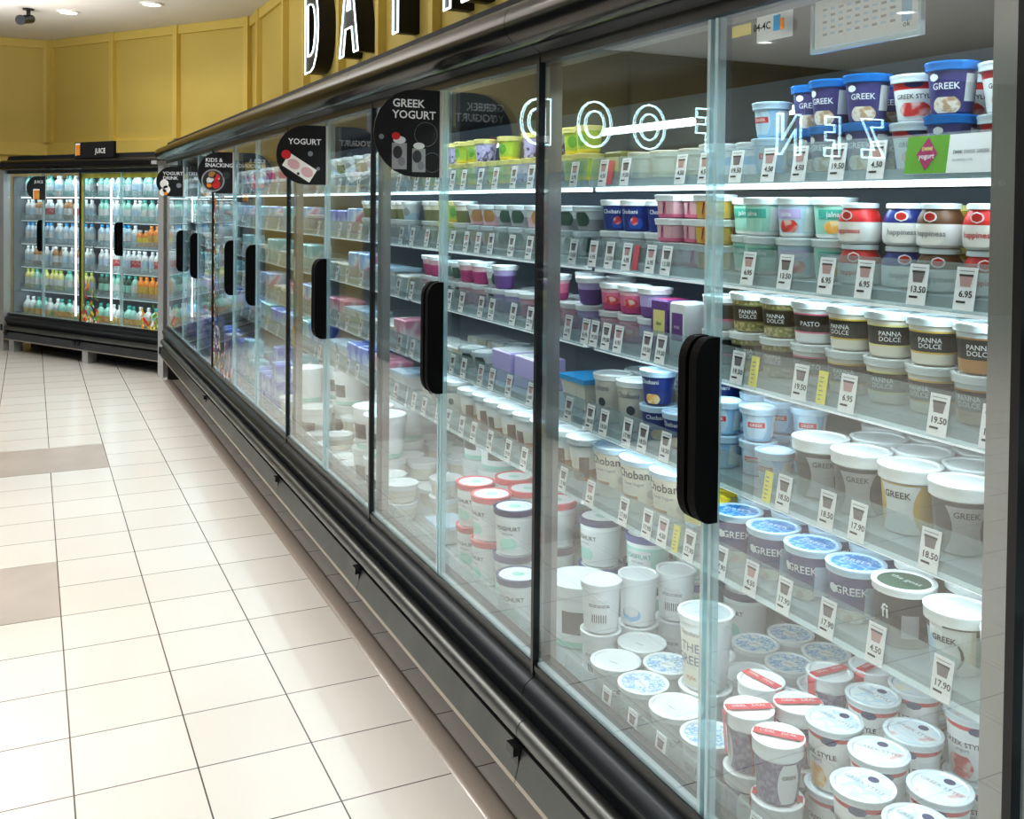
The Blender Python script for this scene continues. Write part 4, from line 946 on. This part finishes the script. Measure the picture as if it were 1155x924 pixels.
blade_sign(RIGHT, -7.62, 1.525, .186, .215, [('YOGURT', -.14, .165, .034), ('DRINK', -.14, .132, .034)], art_drink, 'black yogurt drink sign beside the grey corner post', 0)
blade_sign(LEFT, -1.83, 1.49, .186, .225, [('JUICE', -.11, .17, .036)], art_glass, 'black round-sided juice sign on far left cooler', radians(31))
# flat juice board on top of the left coolers
mb = MB(); mb.box(-.29, .29, -.012, .012, 0, .14, 'sign_black'); mb.text('JUICE', .062, lambda a, b: (.02 + a, -.0135, .055 + b), 'ink_white', 'LEFT', .015)
o = mb.build('header_board', None, LEFT.pt(-1.0, -.055, 1.879), LEFT.ang); tag(o, 'long black juice board on top of left coolers', 'sign')
mb = MB()
def fy(f): 
    f(mb)
art_glass(mb, 1.15, -.24, .07)
for i in range(len(mb.v)): x, y, z = mb.v[i]; mb.v[i] = (x, y - .011, z)
mb.build('picture', o)

# ------------------------------------------------------------------ letters on the walls
def letter_meshes(ch, size, depth, thick, tube, xs=1., two=False):
    def conv(**kw):
        c = bpy.data.curves.new('letter', 'FONT'); c.body = ch; c.align_x = 'CENTER'; c.size = size; c.resolution_u = 4
        for k, v in kw.items(): setattr(c, k, v)
        o = bpy.data.objects.new('letter', c); COL.objects.link(o)
        me = bpy.data.meshes.new_from_object(o.evaluated_get(bpy.context.evaluated_depsgraph_get()))
        bpy.data.objects.remove(o); bpy.data.curves.remove(c)
        for v in me.vertices: v.co.x *= xs
        return me
    out = conv(offset=thick, fill_mode='NONE', bevel_depth=tube, bevel_resolution=2)
    body = conv(offset=thick, extrude=depth / 2) if depth else None
    return body, out
def put_letter(ch, x, y, z, size, depth, thick, tube, rz, label=None, parent=None, xs=1.):
    body, out = letter_meshes(ch, size, depth, thick, tube, xs)
    out.materials.clear(); out.materials.append(MATS['neon' if depth else 'neon_bright'])
    if body:
        body.materials.clear(); body.materials.append(MATS['sign_black'])
        r = bpy.data.objects.new('sign_letter', body); COL.objects.link(r); r.location = (x, y, z); r.rotation_euler = (pi / 2, 0, rz)
        if label: tag(r, label, 'letter', 'letters of the wall sign')
        n = bpy.data.objects.new('neon_outline', out); COL.objects.link(n); n.parent = r; n.location = (0, 0, depth / 2 + .004)
    else:
        r = bpy.data.objects.new('neon_letter', out); COL.objects.link(r); r.parent = parent; r.location = (x, y, z); r.rotation_euler = (pi / 2, 0, rz)
for i, ch in enumerate('DAIRY'):
    yy = (7.0, 6.08, 5.19, 4.35, 3.45)[i]
    put_letter(ch, WX - .06, yy, 2.435, .80, .12, .022, .0055, -pi / 2, f'black letter {ch} with white neon outline on the yellow wall', xs=.66)
ns = empty('neon_sign', (-6.4, 9.7, 2.17)); tag(ns, 'white neon frozen food sign across the aisle, seen mirrored in the cooler glass', 'sign')
for i, ch in enumerate('FROZEN FOOD'):
    if ch != ' ' and i > 2:   # the first letters are left out, so the glass mirrors none of them
        xx = (-9.98, -9.24, -8.50, -7.76, -7.09, -6.38, 0, -5.12, -4.34, -3.62, -2.90)[i]
        put_letter(ch, xx + 6.4, 0, 0,   .66, 0, .022, .0095, 0, parent=ns, xs=.8)
# dark freezer row across the aisle, below the neon sign
M('freezer_navy', (.022, .04, .07), .35)
fz = empty('freezer_row', (-1.5, 7.9, 0), 0); tag(fz, 'dark navy freezer row across the aisle, mirrored in the cooler glass', 'freezer')
mb = MB(); mb.box(-.55, .55, -2.6, 1.75, .1, 1.70, 'freezer_navy'); mb.build('cabinet', fz)
mb = MB(); mb.box(-.50, .50, -2.55, 1.70, 0, .1, 'plinth_black'); mb.build('plinth', fz)
mb = MB(); mb.box(.55, .57, -2.6, 1.75, 1.62, 1.66, 'dark_grey_metal'); mb.box(.55, .575, -2.6, 1.75, .16, .22, 'rail_metal'); mb.build('bumper_rail', fz)

# ------------------------------------------------------------------ ceiling fittings
def downlight(x, y, label=None, power=88):
    root = empty('downlight', (x, y, ZC)); 
    tag(root, label or f'round white recessed ceiling downlight', 'light', 'ceiling downlights')
    mb = MB(); mb.lathe([(.075, 0), (.10, 0), (.10, -.012), (.08, -.014), (.075, -.004)], 'card_white', 20); mb.build('trim_ring', root)
    mb = MB(); mb.lathe([(.076, -.006), (0, -.006)], 'white_lit', 20); mb.build('diffuser', root)
    l = bpy.data.lights.new('downlight_lamp', 'SPOT'); l.energy = power; l.spot_size = radians(150); l.spot_blend = .8; l.shadow_soft_size = .09; l.color = (1, .975, .94)
    o = bpy.data.objects.new('downlight_lamp', l); COL.objects.link(o); o.location = (x, y, ZC - .03)
downlight(.314, 10.274, 'recessed ceiling downlight above the juice coolers, nearer the camera bracket', 34)
downlight(.969, 9.496, 'recessed ceiling downlight nearest the yellow wall corner', 34)
for x in (-.35, -2.6, -5.0):
    for y in (-1., .9, 2.8, 4.7, 6.6, 8.5):
        downlight(x, y, f"ceiling downlight over the aisle, {'near' if x > -1 else 'middle' if x > -4 else 'far'} line, {ORD[int((y + 1) / 1.9 + .5)]} from the front")
sc = empty('security_camera', (-.021, 10.313, ZC)); tag(sc, 'small black bullet camera hanging from the white ceiling', 'camera')
mb = MB(); mb.lathe([(0, -.010), (.05, -.010), (.05, 0), (0, 0)], 'black_metal', 16); mb.tube((0, 0, -.01), (0, 0, -.06), .018, 'black_metal', 10); mb.build('bracket', sc)
mb = MB(); mb.tube((.02, .07, -.08), (-.06, -.12, -.125), .040, 'black_metal', 16); mb.tube((-.06, -.12, -.125), (-.067, -.135, -.129), .046, 'dark_grey_metal', 16); mb.build('housing', sc)

# ------------------------------------------------------------------ added fill light, world, camera
def fill_light(loc, sx, sy, p, rot=(0, 0, 0), col=(1, .975, .94)):
    l = bpy.data.lights.new('ceiling_fill', 'AREA'); l.shape = 'RECTANGLE'; l.size = sx; l.size_y = sy; l.energy = p; l.color = col
    o = bpy.data.objects.new('ceiling_fill', l); COL.objects.link(o); o.location = loc; o.rotation_euler = rot
w = bpy.data.worlds.new('store'); SC.world = w; w.use_nodes = True
bg = w.node_tree.nodes['Background']; bg.inputs['Color'].default_value = (.90, .94, 1, 1); bg.inputs['Strength'].default_value = .27

fill_light((-4.2, 5.0, 2.3), 5., 9., 75, (pi, 0, 0)); fill_light((-1.0, 7.6, 2.3), 2.2, 5., 150, (pi, 0, 0))  # unseen upward panels, added to brighten the ceiling and yellow walls
cam = bpy.data.cameras.new('camera'); co = bpy.data.objects.new('camera', cam); COL.objects.link(co)
FPX, YAW, PIT, ROL, CY, H = 1132.3452, .4469, .0223, .0103, 256.67, 1.4877
Fv = Vector((sin(YAW) * cos(PIT), cos(YAW) * cos(PIT), -sin(PIT))); Rv = Vector((cos(YAW), -sin(YAW), 0)); Uv = Rv.cross(Fv)
R2 = Rv * cos(ROL) + Uv * sin(ROL); U2 = -Rv * sin(ROL) + Uv * cos(ROL)
from mathutils import Matrix
co.matrix_world = Matrix(((R2.x, U2.x, -Fv.x, 0), (R2.y, U2.y, -Fv.y, 0), (R2.z, U2.z, -Fv.z, H), (0, 0, 0, 1)))
cam.sensor_width = 36; cam.lens = 36 * FPX / 1155; cam.shift_y = -(462 - CY) / 1155; cam.clip_start = .02
SC.camera = co
SC.view_settings.view_transform = 'Standard'; SC.view_settings.look = 'None'; SC.view_settings.exposure = -.08; SC.view_settings.gamma = .84
SC.cycles.transparent_max_bounces = 24; SC.cycles.max_bounces = 8; SC.cycles.sample_clamp_indirect = 6
